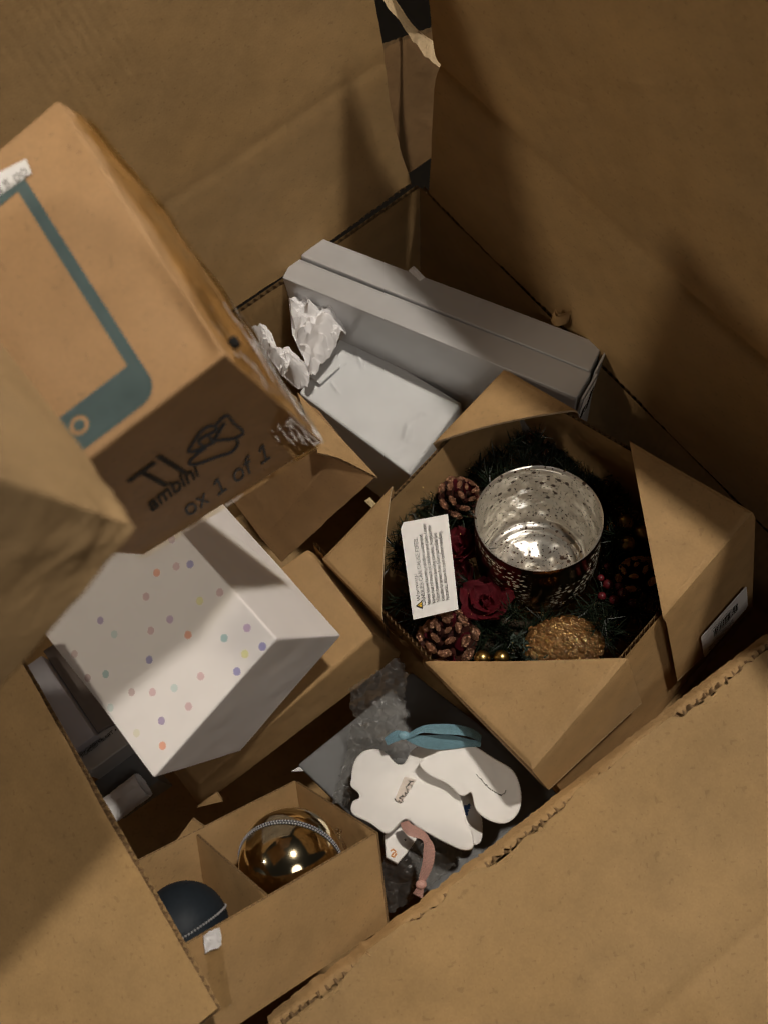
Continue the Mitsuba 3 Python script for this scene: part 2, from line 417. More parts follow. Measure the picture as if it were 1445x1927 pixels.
# right flap (hinge RA-RB), upright
RF_H = .42
r0 = at(806, 368, Z + .003); r1 = RB + uAB * .08 + UPZ * .003
upR = UPZ * math.cos(math.radians(2)) + oAB * math.sin(math.radians(2))
def cR0(x, y, u, v):
    return -.007 * np.exp(-np.abs(y - .146) / .008) + .13 * np.clip(y - .146, 0, .11) + .05 * np.maximum(0, y - .256)


cR = wrinkled(cR0, 3, 16, .8, .3)
board(BIG + '__flap', (r0, r1, r1 + upR * RF_H, r0 + upR * RF_H), 'm_kraft_big', n=(160, 130), disp=cR, flute='v', jag=(.0012, 0, .004, 0), seed=11)
# left flap (hinge RA-RD), leaning outwards, its corner edge torn askew
l0 = at(777, 346, Z + .003); l1 = RD + uAD * .05 + UPZ * .003
upL = UPZ * math.cos(math.radians(7)) + oAD * math.sin(math.radians(7))


def torn_left(P, u, v):
    tilt = .045 * np.maximum(v, 0) ** 1.2 + .006 * np.sin(v * 9)
    return P + uAD * (tilt * (1 - u) ** 2)[..., None]


cL = wrinkled(crease(.142, .0014, .05, .006), 4, 8, .8, .3, .0007)
board(BIG + '__flap', (l0, l1, l1 + upL * RF_H, l0 + upL * RF_H), 'm_kraft_big', n=(100, 120), disp=cL, flute='v', jag=(.003, 0, .004, 0), seed=12, edge=torn_left)
# near flap (hinge RB-RC), folded outwards and a little down
outN = oBC * math.cos(math.radians(9)) - UPZ * math.sin(math.radians(9))
n0, n1 = RB - uBC * .06 + oBC * .004 + UPZ * .006, at(362, 2034, Z) + oBC * .004 + UPZ * .006
board(BIG + '__flap', (n0, n1, n1 + outN * .28, n0 + outN * .28), 'm_kraft_big', t=.0065, n=(420, 80), disp=wrinkled(crease(.148, .003, .12, .005), 6, 14, .8, .28), flute='v', pitch=.0072, jag=(0, .002, .012, 0), seed=13)
# end flap (hinge RC-RD), folded inwards over the contents, its raw edge free
outD = oDC * math.cos(math.radians(4)) - UPZ * math.sin(math.radians(4))
d0, d1 = at(20, 1206, .455), at(412, 1903, .455)
h0, h1 = RD + uDC * .03, RCc - uDC * .02
k = board(BIG + '__flap', (d0, d1, h1, h0), 'm_kraft_big', t=.0042, n=(300, 50), disp=wrinkled(crease(.2, .002, .03, .008), 8, 9, .6, .25), flute='v', pitch=.0062, jag=(0, .003, .0016, 0), seed=14)
# ragged liner strips left on the near rim
for (xa, ya, xb, yb, w_, sd) in ((505, 1922, 905, 1617, .0065, 3), (905, 1617, 1230, 1362, .006, 5), (1230, 1362, 1450, 1196, .006, 8)):
    a, b = at(xa, ya, Z + .001), at(xb, yb, Z + .001)
    m_ = 120; s_ = np.linspace(0, 1, m_); P0 = a + (b - a) * s_[:, None]
    rows = []
    for j, f in enumerate((-.5, 0, .5, 1.0)):
        off = f * w_ * (1 + .6 * nz(s_, 30, sd + j)) + (.003 * nz(s_, 45, sd + 9) if f == 1.0 else 0)
        rows.append(P0 + oBC * off[:, None] + UPZ * (.0045 * np.sin(f * 2.5) + .0034 * nz(s_, 34, sd + 20 + j))[:, None])
    put(BIG + '__torn_liner', trimesh.Trimesh(np.stack(rows, 1).reshape(-1, 3), grid_faces(m_, 4), process=False), 'm_kraft', smooth=True)
# the dark inner web of the corner, seen through the gap
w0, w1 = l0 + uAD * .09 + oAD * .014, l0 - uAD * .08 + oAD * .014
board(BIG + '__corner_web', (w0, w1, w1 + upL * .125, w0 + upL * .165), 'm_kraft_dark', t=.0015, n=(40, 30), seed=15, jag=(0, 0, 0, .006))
# the torn, curling liner that bridges the far corner behind the gap
top_ = spline([at(668, -40, .54), at(706, 0, .535), at(748, 62, .52), at(786, 92, .51), at(840, 122, .50)], 60) + oAB * .02
low_ = spline([at(650, -20, .535), at(684, 20, .53), at(716, 62, .515), at(758, 118, .505), at(840, 160, .495)], 60) + oAB * .02
sv = np.linspace(0, 1, 60); low_ = low_ + UPZ * (.004 * nz(sv, 22, 4))[:, None]
put(BIG + '__torn_liner', trimesh.Trimesh(np.stack([top_ - oAB * .004, top_ * .7 + low_ * .3, top_ * .3 + low_ * .7, low_], 1).reshape(-1, 3), grid_faces(60, 4), process=False), 'm_torn', smooth=True)

# ------------------------------------------------------------------ taped carton with the teal frame (upper left)
o_, cols_, dims_ = np.array([-.083, .306, .60]), np.array([[-.459, .879, .131], [.861, .403, .311], [.221, .256, -.941]]), np.array([.219, .2, .168])
cols_[1] = -cols_[1] if proj(o_ + cols_[1] * .1)[0] > 426 else cols_[1]
cT = cuboid(at(426, 667, .735), cols_, dims_ * .706)
cT[1, 0, 1] = onplane(150, 212, cT[1, 0, 1], cols_[0])          # the far side is crushed in
cT[1, 0, 0] = onplane(109, 189, cT[1, 0, 0], cols_[2])
cT[0, 0, 1] = onplane(610, 834, cT[0, 0, 1], cols_[0])
cT[0, 1, 1] = onplane(270, 1046, cT[0, 1, 1], cols_[0])


def dentT(face, s, t, x):
    h = 0
    if face == 2:   # the crushed long side: bulges and folds
        h = .006 * np.sin(math.pi * np.clip(t, 0, 1)) * np.sin(math.pi * np.clip(s, 0, 1)) + .0035 * (meshkit.fbm(np.stack([s * 6, t * 9, s * 0], -1), 4, 5) - .5) * 2 * np.minimum(1, 24 * t * (1 - t)) * np.minimum(1, 16 * s * (1 - s))
    if face == 4:   # top: crumpled beside the long edge near the torn corner
        e = np.exp(-((t) / .12) ** 2) * np.exp(-((s - .12) / .25) ** 2)
        h = -.003 * e * np.clip(t / .04, 0, 1) * np.clip(s / .04, 0, 1) * (.5 + meshkit.fbm(np.stack([s * 5, t * 30, s * 0], -1), 3, 9))
    return h


TB = Box(cT, r=.0022, disp=dentT, n=60, seed=3)
TP = thing('taped_carton', 'orange-brown taped carton with a teal printed frame and crushed side', 'box')
TB.put(TP + '__body', 'm_kraft_orange')


def tq(face, *pxs): return [TB.inv(face, p) for p in pxs]


def face_sheet(B, face, poly_st, off, n=.03, thick=.0002, ragged=0):
    m = flat(Polygon(poly_st), thick, sub=n); v = np.asarray(m.vertices)
    m.vertices = B.pt(face, v[:, 0], v[:, 1], off + v[:, 2]); return m


# teal frame: a thick ring with rounded outer corners, printed on the top face; its lower band is broader
i_c, o_c = TB.inv(4, (236, 692)), TB.inv(4, (289, 715))
u_top = TB.inv(4, (36, 352)); o_top = TB.inv(4, (53, 345)); b_out = TB.inv(4, (170, 838)); b_in = TB.inv(4, (136, 782))
s_in, t_in = float(i_c[0]), float((i_c[1] + u_top[1]) / 2)
s_out, t_out = float(b_out[0]), float(o_top[1])
s_top_in, s_top_out = float(TB.inv(4, (20, 372))[0]), float(TB.inv(4, (10, 330))[0])
asp = TB.dim[0] / TB.dim[1]
outer = affinity.scale(Polygon([(s_out * asp, t_out), (s_top_out * asp, t_out), (s_top_out * asp, .97), (s_out * asp, .97)]).buffer(-.07).buffer(.07), 1 / asp, 1, origin=(0, 0))
inner = Polygon([(s_in, t_in), (s_top_in, t_in), (s_top_in, .92), (s_in, .92)])
ringp = outer.difference(inner)
ob = TB.inv(4, (150, 800))
ringp = ringp.difference(affinity.scale(Point(ob[0] * asp, ob[1]).buffer(.034), 1 / asp, 1, origin=(0, 0))).union(affinity.scale(Point(ob[0] * asp, ob[1]).buffer(.019), 1 / asp, 1, origin=(0, 0)))
parts_ = [flat(g, .0001, sub=.04) for g in getattr(ringp, 'geoms', [ringp])]
mm = trimesh.util.concatenate(parts_); v = np.asarray(mm.vertices); mm.vertices = TB.pt(4, v[:, 0], v[:, 1], .0003 + v[:, 2])
put(TP + '__printed_frame', mm, 'm_teal')
# price sticker
pq = tq(4, (51, 300), (62, 327), (-8, 375), (-8, 330))
put(TP + '__price_sticker', face_sheet(TB, 4, pq, .0008), 'm_white')
labels[TP + '__price_sticker'] = {'label': 'white price sticker reading 115.00'}


def text_on(B, face, key, txt, px0, px1, pxup, mat, bold=False, off=.0007, hand=0):
    """Text with its baseline from px0 to px1 (where the whole string ends) and its capitals' tops at pxup above px0."""
    a, b, c = B.inv(face, px0), B.inv(face, px1), B.inv(face, pxup)
    m = meshkit.text_mesh(txt, 1.0, .02, bold); w = m.bounds[1][0]
    m.vertices[:, 0] /= w; m.vertices[:, 2] *= .01
    return put(key, B.decal(face, m, a, b, c, off), mat)


text_on(TB, 4, TP + '__price_sticker__lettering', '\u00a315.00', (-14, 375), (56, 331), (-20, 361), 'm_ink_soft', off=.0012)
# the end face's print: TI, ambini, a marker scrawl, "ox 1 of 1"
text_on(TB, 0, TP + '__lettering', 'TI', (243, 904), (352, 876), (300, 851), 'm_ink', True) if False else None


def strokes(B, face, key, lines, rad, mat, off=.0008):
    """marker strokes: polylines in pixels laid on a face"""
    ms = []
    for ln in lines:
        st = np.array([B.inv(face, p) for p in ln])
        if len(st) > 3: st = spline(st, len(st) * 8)
        P = B.pt(face, st[:, 0], st[:, 1], off); ms.append(tube(P, rad, 5))
    return put(key, trimesh.util.concatenate(ms), mat)


def bars(B, face, lines, w, off=.0006):
    ms = []
    for a, b in lines:
        sa, sb = np.array(B.inv(face, a)), np.array(B.inv(face, b))
        da = (sb - sa) * np.array([B.dim[1], B.dim[2]]) if face < 2 else (sb - sa); pn = np.array([-da[1], da[0]]) / np.linalg.norm(da) * w / 2
        pn = pn / np.array([B.dim[1], B.dim[2]]) if face < 2 else pn
        ms.append(face_sheet(B, face, [sa - pn, sb - pn, sb + pn, sa + pn], off, n=.05))
    return trimesh.util.concatenate(ms)


put(TP + '__lettering', bars(TB, 0, [((240, 905), (290, 868)), ((265, 886), (313, 912)), ((297, 856), (348, 888))], .0030), 'm_ink')
text_on(TB, 0, TP + '__lettering', 'ambini', (283, 962), (374, 892), (272, 943), 'm_ink', True)
text_on(TB, 0, TP + '__handwriting', 'ox 1 of 1', (352, 972), (508, 860), (338, 950), 'm_marker')
zz = lambda x, y: (150 + x / 2.535, 600 + y / 2.535)
strokes(TB, 0, TP + '__handwriting', [[zz(*p) for p in ((690, 490), (655, 545), (600, 600), (570, 570), (615, 545), (650, 520), (620, 505), (590, 520), (535, 590), (518, 630), (560, 620), (640, 580))],
                                      [zz(*p) for p in ((648, 500), (700, 455), (730, 490), (765, 550), (730, 565), (690, 570), (640, 575), (620, 560))],
                                      [zz(*p) for p in ((700, 575), (745, 605), (720, 630), (660, 650), (580, 680), (520, 688), (545, 650), (600, 610))]], .0008, 'm_marker')
# packing tape over the end and the crushed side, standing a little off the board
def tape_sheet(B, face, q, off, amp, n=(50, 30), seed=1):
    u, vv = np.meshgrid(np.linspace(0, 1, n[0]), np.linspace(0, 1, n[1]), indexing='ij')
    st = bil([np.r_[x, 0] for x in q], u, vv)
    h = off + amp * meshkit.fbm(np.stack([u * 7, vv * 5, u * 0 + seed], -1), 4, seed)
    return trimesh.Trimesh(B.pt(face, st[..., 0], st[..., 1], h).reshape(-1, 3), grid_faces(*n), process=False)


put(TP + '__packing_tape', tape_sheet(TB, 0, [(-.005, .45), (.12, .6), (.16, 1.06), (-.005, 1.06)], .0012, .0005, seed=4), 'm_tape', smooth=True)
put(TP + '__packing_tape', tape_sheet(TB, 0, [(.02, .96), (1.0, .94), (1.1, 1.12), (.05, 1.10)], .0020, .0009, seed=8), 'm_tape', smooth=True)
put(TP + '__packing_tape', tape_sheet(TB, 2, [(-.005, .05), (.95, .05), (.95, 1.0), (-.005, 1.0)], .0014, .0022, seed=6), 'm_tape', smooth=True)
hp = TB.inv(4, (438, 650))
put(TP + '__torn_hole', trimesh.util.concatenate([tube([onplane(443 - 6, 644 - 6, cT[0, 0, 0] + (-cols_[2]) * .004, cols_[2]), onplane(446, 651, cT[0, 0, 0] + (-cols_[2]) * .004, cols_[2])], .0022, 8)]), 'm_black')

# ------------------------------------------------------------------ the carton nearest to the camera (left edge)
nc = np.array([[-.549, .82, -.162], [.388, .079, -.918], [-.74, -.567, -.361]])
colsN = np.array([[-.549, .82, -.162], [.388, .079, -.918], [-.74, -.567, -.361]])
# pixel directions of the three edges decide which way each axis points
want = [(0, 640), (0, 895), (0, 1305)]
vN = at(272, 992, .775)
for k in range(3):
    d = proj(vN + colsN[k] * .04) - proj(vN)
    if d @ (np.array(want[k]) - [272, 992]) < 0: colsN[k] = -colsN[k]


def dentN(face, s, t, x):
    d = np.linalg.norm(x - vN, axis=-1); e = np.exp(-(d / .035) ** 2)
    return e * .009 * (meshkit.fbm(x * 70, 4, 21) - .62)


cN = cuboid(vN, colsN, np.array([.22, .07, .24]))
NB = Box(cN, r=.0022, disp=dentN, n=60, seed=8)
NP = thing('blurred_carton', 'blurred brown taped carton corner nearest the camera at the left edge', 'box')
NB.put(NP + '__body', 'm_kraft_olive')

# ------------------------------------------------------------------ polka dot box
PO = at(289, 1465, .43)
cP = cuboid(PO, np.array([[.728, .543, .419], [.591, -.807, .019], [.348, .234, -.908]]), np.array([.125, .125, .107]) * 1.05)
cols_p = np.array([[.728, .543, .419], [.591, -.807, .019], [.348, .234, -.908]])
if proj(cP[0, 1, 0])[0] > 289: cP = cuboid(PO, cols_p * np.array([[1], [-1], [1]]), np.array([.125, .165, .107]) * 1.05)
for (i, j, k_), px in {(0, 0, 0): (289, 1465), (1, 0, 0): (521, 1202), (1, 0, 1): (643, 1196), (0, 0, 1): (452, 1415)}.items():
    old = cP[i, j, k_].copy(); nrm = cols_p[2]; new = onplane(*px, old, nrm)
    cP[i, j, k_] = new
PB = Box(cP, r=.0016, n=40, seed=14)
dots = [(358, 1062, 2), (332, 1066, 1), (295, 1078, 0), (275, 1123, 1), (189, 1168, 3), (215, 1194, 4), (284, 1187, 1), (320, 1166, 5), (414, 1115, 1), (376, 1131, 6), (354, 1195, 0), (422, 1201, 7), (465, 1182, 5), (494, 1217, 2), (461, 1231, 6), (446, 1264, 2),
        (378, 1273, 1), (281, 1242, 2), (199, 1269, 7), (140, 1231, 8), (165, 1276, 8), (248, 1303, 8), (287, 1303, 1), (328, 1295, 4), (355, 1330, 1), (208, 1332, 4), (304, 1357, 3), (257, 1380, 9), (306, 1404, 0)]
pal = [(.80, .33, .18), (.62, .42, .45), (.22, .21, .52), (.33, .25, .47), (.55, .68, .68), (.47, .33, .53), (.78, .77, .34), (.28, .48, .50), (.55, .42, .42), (.74, .72, .58)]
dot_st = [(*PB.inv(4, (x, y)), c) for x, y, c in dots]
for s_, t_ in ((.15, .92), (.62, .93), (.85, .86), (.93, .62), (.95, 1.1)): dot_st.append((s_, t_, int(s_ * 40) % 8))
DA, DBm = float(PB.dim[0]), float(PB.dim[1])


def polka(p, n, uv):
    c = mi.Color3f(.80, .78, .775) * (0.97 + 0.06 * fbm(p.x * 30, p.y * 30, p.z * 30, 3))
    for s_, t_, k_ in dot_st:
        d = dr.sqrt(dr.square((uv.x - 8 - float(s_)) * DA) + dr.square((uv.y - float(t_)) * DBm))
        c = dr.lerp(c, mi.Color3f(*pal[k_]), 0.78 * (1 - smoothstep(.0026, .00295, d)))
    return c


scene['m_polka'] = two({'type': 'bumpmap', 'scale': 1.0, 'tex': proc(lambda p, n, uv: 0.0007 * fbm(p.x * 25, p.y * 25, p.z * 25, 2), eps=4e-4),
                        'bsdf': {'type': 'principled', 'base_color': proc(polka), 'roughness': .5, 'specular': .35}})
PP = thing('polka_dot_box', 'white gift box with pastel polka dots on its tilted top', 'box')
PB.put(PP + '__body', 'm_polka')

# ------------------------------------------------------------------ long grey boxes
GA = thing('long_grey_box', 'long narrow pale grey box, the far one of the pair by the corner', 'box')
topA = [at(597, 444, .372), at(1135, 647, .380), at(1109, 698, .380), at(566, 481, .372)]
GBx = Box(hexa(topA, np.array([.01, -.01, -.16])), r=.0012, n=20, seed=4); GBx.put(GA + '__body', 'm_grey')
GB_ = thing('long_grey_box', 'long narrow pale grey box, the near one of the pair, printed end label', 'box')
topB = [at(553, 482, .368), at(1112, 701, .379), at(1084, 748, .379), at(531, 522, .368)]
GBy = Box(hexa(topB, np.array([.012, -.012, -.17])), r=.0012, n=20, seed=5); GBy.put(GB_ + '__body', 'm_grey')
for G, tp in ((GA, topA), (GB_, topB)):   # end lid: a thin folded panel standing proud of the right end
    ex = horiz(tp[1] - tp[0]); a, b = tp[1] + ex * .004, tp[2] + ex * .004
    q = [a + UPZ * .0015, b + UPZ * .0015, b + UPZ * -.1, a + UPZ * -.1]
    put(G + '__end_panel', trimesh.Trimesh(np.vstack([q, np.array(q) + ex * .0016]), [[0, 1, 2], [0, 2, 3], [4, 6, 5], [4, 7, 6], [0, 4, 5], [0, 5, 1], [1, 5, 6], [1, 6, 2], [3, 7, 4], [3, 4, 0]], process=False), 'm_grey')


def quad_map(q):
    q = [np.asarray(x, float) for x in q]; N = np.cross(q[1] - q[0], q[3] - q[0]); N /= np.linalg.norm(N)

    def f(m):
        v = np.asarray(m.vertices); m = m.copy(); m.vertices = bil(q, v[:, 0], v[:, 1]) + N * v[:, 2:3]; return m
    f.N, f.w, f.h = N, np.linalg.norm(q[1] - q[0]), np.linalg.norm(q[3] - q[0])
    return f


def text_quad(f, key, txt, x, y, h, mat, bold=False, z=.0006, wmax=None):
    m = meshkit.text_mesh(txt, h / f.h if False else 1.0, .02, bold); s = h
    v = np.asarray(m.vertices); w = v[:, 0].max() * s
    sx = s if wmax is None else s * wmax / w
    m.vertices = np.stack([x + v[:, 0] * sx / f.w, y + v[:, 1] * s / f.h, z + v[:, 2] * .004], 1)
    return put(key, f(m), mat)


def barcode(f, x0, x1, y0, y1, z, seed):
    r = np.random.default_rng(seed); ms, x = [], x0
    while x < x1:
        w = r.choice([.006, .012, .018]) * (x1 - x0) / .6
        if x + w > x1: break
        ms.append(flat([(x, y0), (x + w, y0), (x + w, y1), (x, y1)], .0001, z)); x += w + r.choice([.008, .014, .02]) * (x1 - x0) / .6
    return f(trimesh.util.concatenate(ms))


ex = horiz(topB[1] - topB[0]); a, b = topB[2] + ex * .0062, topB[1] + ex * .0062
lq = [a - UPZ * .055 + (b - a) * .1, a - UPZ * .055 + (b - a) * .97, b - UPZ * .004 + (b - a) * -.03, a - UPZ * .004 + (b - a) * .1]
fl = quad_map(lq)
put(GB_ + '__end_label', fl(flat([(0, 0), (1, 0), (1, 1), (0, 1)], .0003)), 'm_white')
put(GB_ + '__end_label__barcode', barcode(fl, .15, .5, .1, .55, .0006, 4), 'm_ink')
put(GB_ + '__end_label__barcode', barcode(fl, .62, .9, .12, .85, .0006, 5), 'm_ink')
# ------------------------------------------------------------------ white box with torn tab
WB_ = thing('white_box', 'open white corrugated box with a torn tab and crumpled tissue at its end', 'box')
wt = [at(648, 625, .305), at(870, 757, .300), at(770, 893, .300), at(562, 738, .305)]


def dentW(face, s, t, x):
    if face != 4: return 0
    def rid(px, py, ex_, ey_, w, L):  # a ridge from a pixel along a direction
        a, b = at(px, py, .303), at(ex_, ey_, .303); d = b - a; l = np.linalg.norm(d); d = d / l
        r = x - a; al = np.clip((r @ d) / l, 0, 1); dist = np.linalg.norm(r - (al * l)[..., None] * d, axis=-1)
        return np.exp(-(dist / w) ** 2) * np.sin(math.pi * np.clip(al * .9 + .05, 0, 1))
    return .0045 * rid(762, 832, 770, 795, .004, 0) + .0025 * rid(772, 800, 800, 778, .005, 0) - .002 * rid(770, 845, 735, 862, .003, 0) + .0022 * rid(668, 648, 684, 698, .0022, 0) + .0018 * rid(622, 718, 640, 742, .002, 0)


WX = Box(hexa(wt, np.array([.01, -.012, -.11])), r=.003, disp=dentW, n=90, seed=6); WX.put(WB_ + '__body', 'm_white_board')
tabq = [at(634, 664, .309), at(640, 690, .309), at(602, 722, .311), at(583, 708, .313)]
tb = Box(hexa(tabq, np.array([0, 0, -.002])), r=.0006, n=8, seed=2); tb.put(WB_ + '__tab', 'm_white_board')


# ------------------------------------------------------------------ tissue paper
def crumple(key, outline, z, h, mat, seed, step=9, freq=60, smooth=False, amp=1.0):
    """A crushed thin sheet filling a pixel outline at height z: many irregular facets."""
    pg = Polygon([at(x, y, z)[:2] for x, y in outline]); r = np.random.default_rng(seed)
    x0, y0, x1, y1 = pg.bounds; st = math.sqrt(pg.area) / step
    pts = [(x + r.normal(0, st * .28), y + r.normal(0, st * .28)) for x in np.arange(x0, x1, st) for y in np.arange(y0, y1, st)]
    pts = [p for p in pts if pg.buffer(-st * .3).contains(Point(p))]
    bd = [pg.exterior.interpolate(d) for d in np.arange(0, pg.length, st * .8)]
    P = np.array(pts + [(b.x, b.y) for b in bd])
    from scipy.spatial import Delaunay
    tri = Delaunay(P).simplices
    tri = np.array([t for t in tri if pg.buffer(st * .05).contains(Point(P[t].mean(0)))])
    d = np.array([pg.exterior.distance(Point(p)) for p in P]); dm = d.max()
    zz_ = z + h * (1 - (1 - np.clip(d / dm, 0, 1)) ** 2) * .6 + amp * h * .55 * (np.abs(2 * meshkit.fbm(np.c_[P * freq, P[:, :1] * 0 + seed], 3, seed) - 1) * 2 - .4) + r.normal(0, h * .05, len(P))
    return put(key, trimesh.Trimesh(np.c_[P, zz_], tri, process=False), mat, smooth=smooth)


TS = thing('tissue_paper', 'crumpled white tissue paper sticking up beside the white box', 'paper')
crumple(TS + '__sheet', [(548, 575), (560, 562), (588, 559), (612, 570), (640, 596), (652, 618), (644, 640), (610, 680), (590, 712), (582, 705), (566, 660), (549, 625)], .335, .03, 'm_tissue', 5, step=16, freq=60, smooth=40, amp=.9)
crumple(TS + '__sheet', [(474, 618), (498, 612), (512, 628), (522, 655), (545, 652), (560, 668), (585, 705), (578, 722), (560, 728), (530, 705), (500, 660)], .345, .024, 'm_tissue', 7, step=16, freq=60, smooth=40, amp=.9)

# ------------------------------------------------------------------ brown cartons under the taped one and under the polka box
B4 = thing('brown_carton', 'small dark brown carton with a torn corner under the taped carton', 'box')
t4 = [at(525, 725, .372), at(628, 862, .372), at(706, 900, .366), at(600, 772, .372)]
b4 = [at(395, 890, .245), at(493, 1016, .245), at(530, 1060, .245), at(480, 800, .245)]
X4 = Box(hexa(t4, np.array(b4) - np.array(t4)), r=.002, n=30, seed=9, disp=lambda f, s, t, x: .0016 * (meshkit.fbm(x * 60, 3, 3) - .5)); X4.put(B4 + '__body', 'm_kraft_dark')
fq = [at(560, 738, .378), at(711, 899, .368), at(638, 862, .379), at(598, 852, .379)]
board(B4 + '__flap', (fq[0], fq[1], fq[2], fq[3]), 'm_kraft', t=.003, n=(40, 14), seed=31, jag=(0, .001, 0, .0015), flute='u')
B5 = thing('brown_carton', 'plain brown carton lying under the polka dot box', 'box')
t5 = [at(578, 1032, .325), at(744, 1212, .325), at(375, 1478, .325), at(215, 1290, .325)]
t5[1] = at(706, 1192, .325)
b5 = [at(640, 1070, .265), at(757, 1232, .265), at(376, 1521, .265), at(230, 1320, .265)]
X5 = Box(hexa(t5, np.array(b5) - np.array(t5)), r=.003, n=30, seed=10); X5.put(B5 + '__body', 'm_kraft')
q5 = [at(580, 1030, .328) + np.array([.004, .003, 0]), at(716, 1180, .328) + np.array([.004, .003, 0])]
board(B5 + '__flap', (q5[0], q5[1], q5[1] - UPZ * .07, q5[0] - UPZ * .07), 'm_kraft', t=.003, n=(50, 12), seed=33, jag=(.001, .001, .001, 0))
tq5 = [at(371, 1520, .272), at(420, 1508, .270), at(408, 1492, .276), at(385, 1505, .276)]
board(B5 + '__flap', tq5, 'm_kraft', t=.003, n=(16, 10), seed=35)
# ------------------------------------------------------------------ candle gift box: tray walls and four folded corner caps
CBX = thing('candle_gift_box', 'brown gift box with folded triangular corners and a wide octagonal opening', 'box')
cT_, cR_, cB_, cL_ = at(948, 692, .375), at(1417, 962, .445), at(1000, 1448, .412), at(605, 1050, .337)
ax_d = RC @ np.array([667, 927, F0]); ax_d /= np.linalg.norm(ax_d)         # down into the box
cen_c = (cT_ + cR_ + cB_ + cL_) / 4
ring = [cT_, cR_, cB_, cL_]
cuts = {0: (.33, .60), 1: (.55, .42), 2: (.57, .46), 3: (.67, .377)}


def lerp(a, b, t): return a + (b - a) * t


eTR, eRB, eBL, eLT = (cT_, cR_), (cR_, cB_), (cB_, cL_), (cL_, cT_)
cap_pts = [(lerp(*eTR, .33), lerp(*eLT, .60)), (lerp(*eRB, .42), lerp(*eTR, .55)), (lerp(*eBL, .46), lerp(*eRB, .58)), (lerp(*eLT, .377), lerp(*eBL, .67))]
# tray walls, inset behind the caps' skin
DEP = .2
for i, (a, b) in enumerate((eTR, eRB, eBL, eLT)):
    ins = horiz(cen_c - (a + b) / 2) * .004
    a2, b2 = a + ins + ax_d * .010 + (b - a) * .01, b + ins + ax_d * .010 - (b - a) * .01
    board(CBX + '__wall', (a2, b2, b2 + ax_d * DEP, a2 + ax_d * DEP), 'm_kraft', t=.003, n=(120, 20), pitch=.0055, seed=50 + i, jag=(0, 0, .0012, 0), flute='v')
put(CBX + '__bottom_panel', trimesh.Trimesh([p + ax_d * (DEP + .01) for p in ring], [[0, 1, 2], [0, 2, 3]], process=False), 'm_kraft')


def fold_skin(key, tri, dep_a, dep_c, dep_b, mat, seed):
    """A corner cap: the top triangle (corner c, ends a and b along the two edges) and the two side faces folded down from c-a and c-b."""
    c, a, b = tri; n = 26
    vs, fs, o = [], [], 0
    r = .0035

    def sheet(f, nu, nv):
        nonlocal o
        u, v = np.meshgrid(np.linspace(0, 1, nu), np.linspace(0, 1, nv), indexing='ij')
        P = f(u, v); P = P + (-ax_d) * (.0016 * (meshkit.fbm(P * 35, 3, seed) - .5))[..., None]
        vs.append(P.reshape(-1, 3)); fs.append(grid_faces(nu, nv) + o); o += nu * nv

    def top(u, v):   # u from c to the far edge, v across; eased down near the folds
        e = a + (b - a) * v[..., None]; P = c + (e - c) * u[..., None]
        edge = np.minimum(v, 1 - v) * u * np.linalg.norm(b - a)
        return P + ax_d * (r * .6 * np.exp(-(edge / (r * .8)) ** 2))[..., None] + (-ax_d) * (.006 * np.sin(math.pi * v) * u ** 3 * (1 if seed % 2 else -.6))[..., None]
    sheet(top, 40, 40)
    for e, de in ((a, dep_a), (b, dep_b)):
        out = -horiz(cen_c - (c + e) / 2)

        def side(u, v, e=e, de=de, out=out):
            P = c + (e - c) * u[..., None]; d = dep_c + (de - dep_c) * u
            s = v * d
            return P + ax_d * (s + r * .6)[..., None] + out * (r * (1 - np.exp(-(s / r) ** 1))[...] * .5)[..., None]
        sheet(side, 30, 24)
    m = trimesh.Trimesh(np.vstack(vs), np.vstack(fs), process=False)
    bk = m.copy(); bk.vertices = bk.vertices + ax_d * .0026
    e = np.sort(m.edges, axis=1); u_, c_ = np.unique(e, axis=0, return_counts=True); e = u_[c_ == 1]; nv = len(m.vertices)
    rim = trimesh.Trimesh(np.vstack([m.vertices, bk.vertices]), np.vstack([np.c_[e[:, 0], e[:, 1], e[:, 1] + nv], np.c_[e[:, 0], e[:, 1] + nv, e[:, 0] + nv]]), process=False)
    k1 = put(key, trimesh.util.concatenate([m, bk]), mat, smooth=True)
    put(k1 + '__cut_edge', rim, 'm_torn')
    return k1


fold_skin(CBX + '__corner_cap', (cT_, *cap_pts[0]), .05, .05, .05, 'm_kraft', 61)
fold_skin(CBX + '__corner_cap', (cR_, *cap_pts[1]), .15, .19, .10, 'm_kraft', 63)
fold_skin(CBX + '__corner_cap', (cB_, *cap_pts[2]), .03, .06, .105, 'm_kraft', 64)
fold_skin(CBX + '__corner_cap', (cL_, *cap_pts[3]), .05, .05, .05, 'm_kraft', 65)
# barcode label on the right corner's side
nR = np.cross(cB_ - cR_, ax_d); nR /= np.linalg.norm(nR)
if np.dot(nR, CAM - cR_) < 0: nR = -nR
pR = cR_ + nR * .0038
lc = [onplane(x, y, pR, nR) for x, y in ((1326, 1237), (1406, 1142), (1403, 1103), (1319, 1198))]
fb = quad_map(lc)
put(CBX + '__label', fb(flat(affinity.scale(Polygon([(.04, .06), (.96, .06), (.96, .94), (.04, .94)]).buffer(.05), 1, 1), .0004)), 'm_white')
labels[CBX + '__label'] = {'label': 'white sticker with a barcode on the right folded corner'}
put(CBX + '__label__barcode', barcode(fb, .24, .80, .42, .74, .0007, 9), 'm_ink')
text_quad(fb, CBX + '__label__lettering', '5 023273 197882', .2, .33, .0020, 'm_ink', wmax=.024)
text_quad(fb, CBX + '__label__lettering', 'CANDLE HOLDER WREATH', .2, .78, .0020, 'm_ink', wmax=.025)
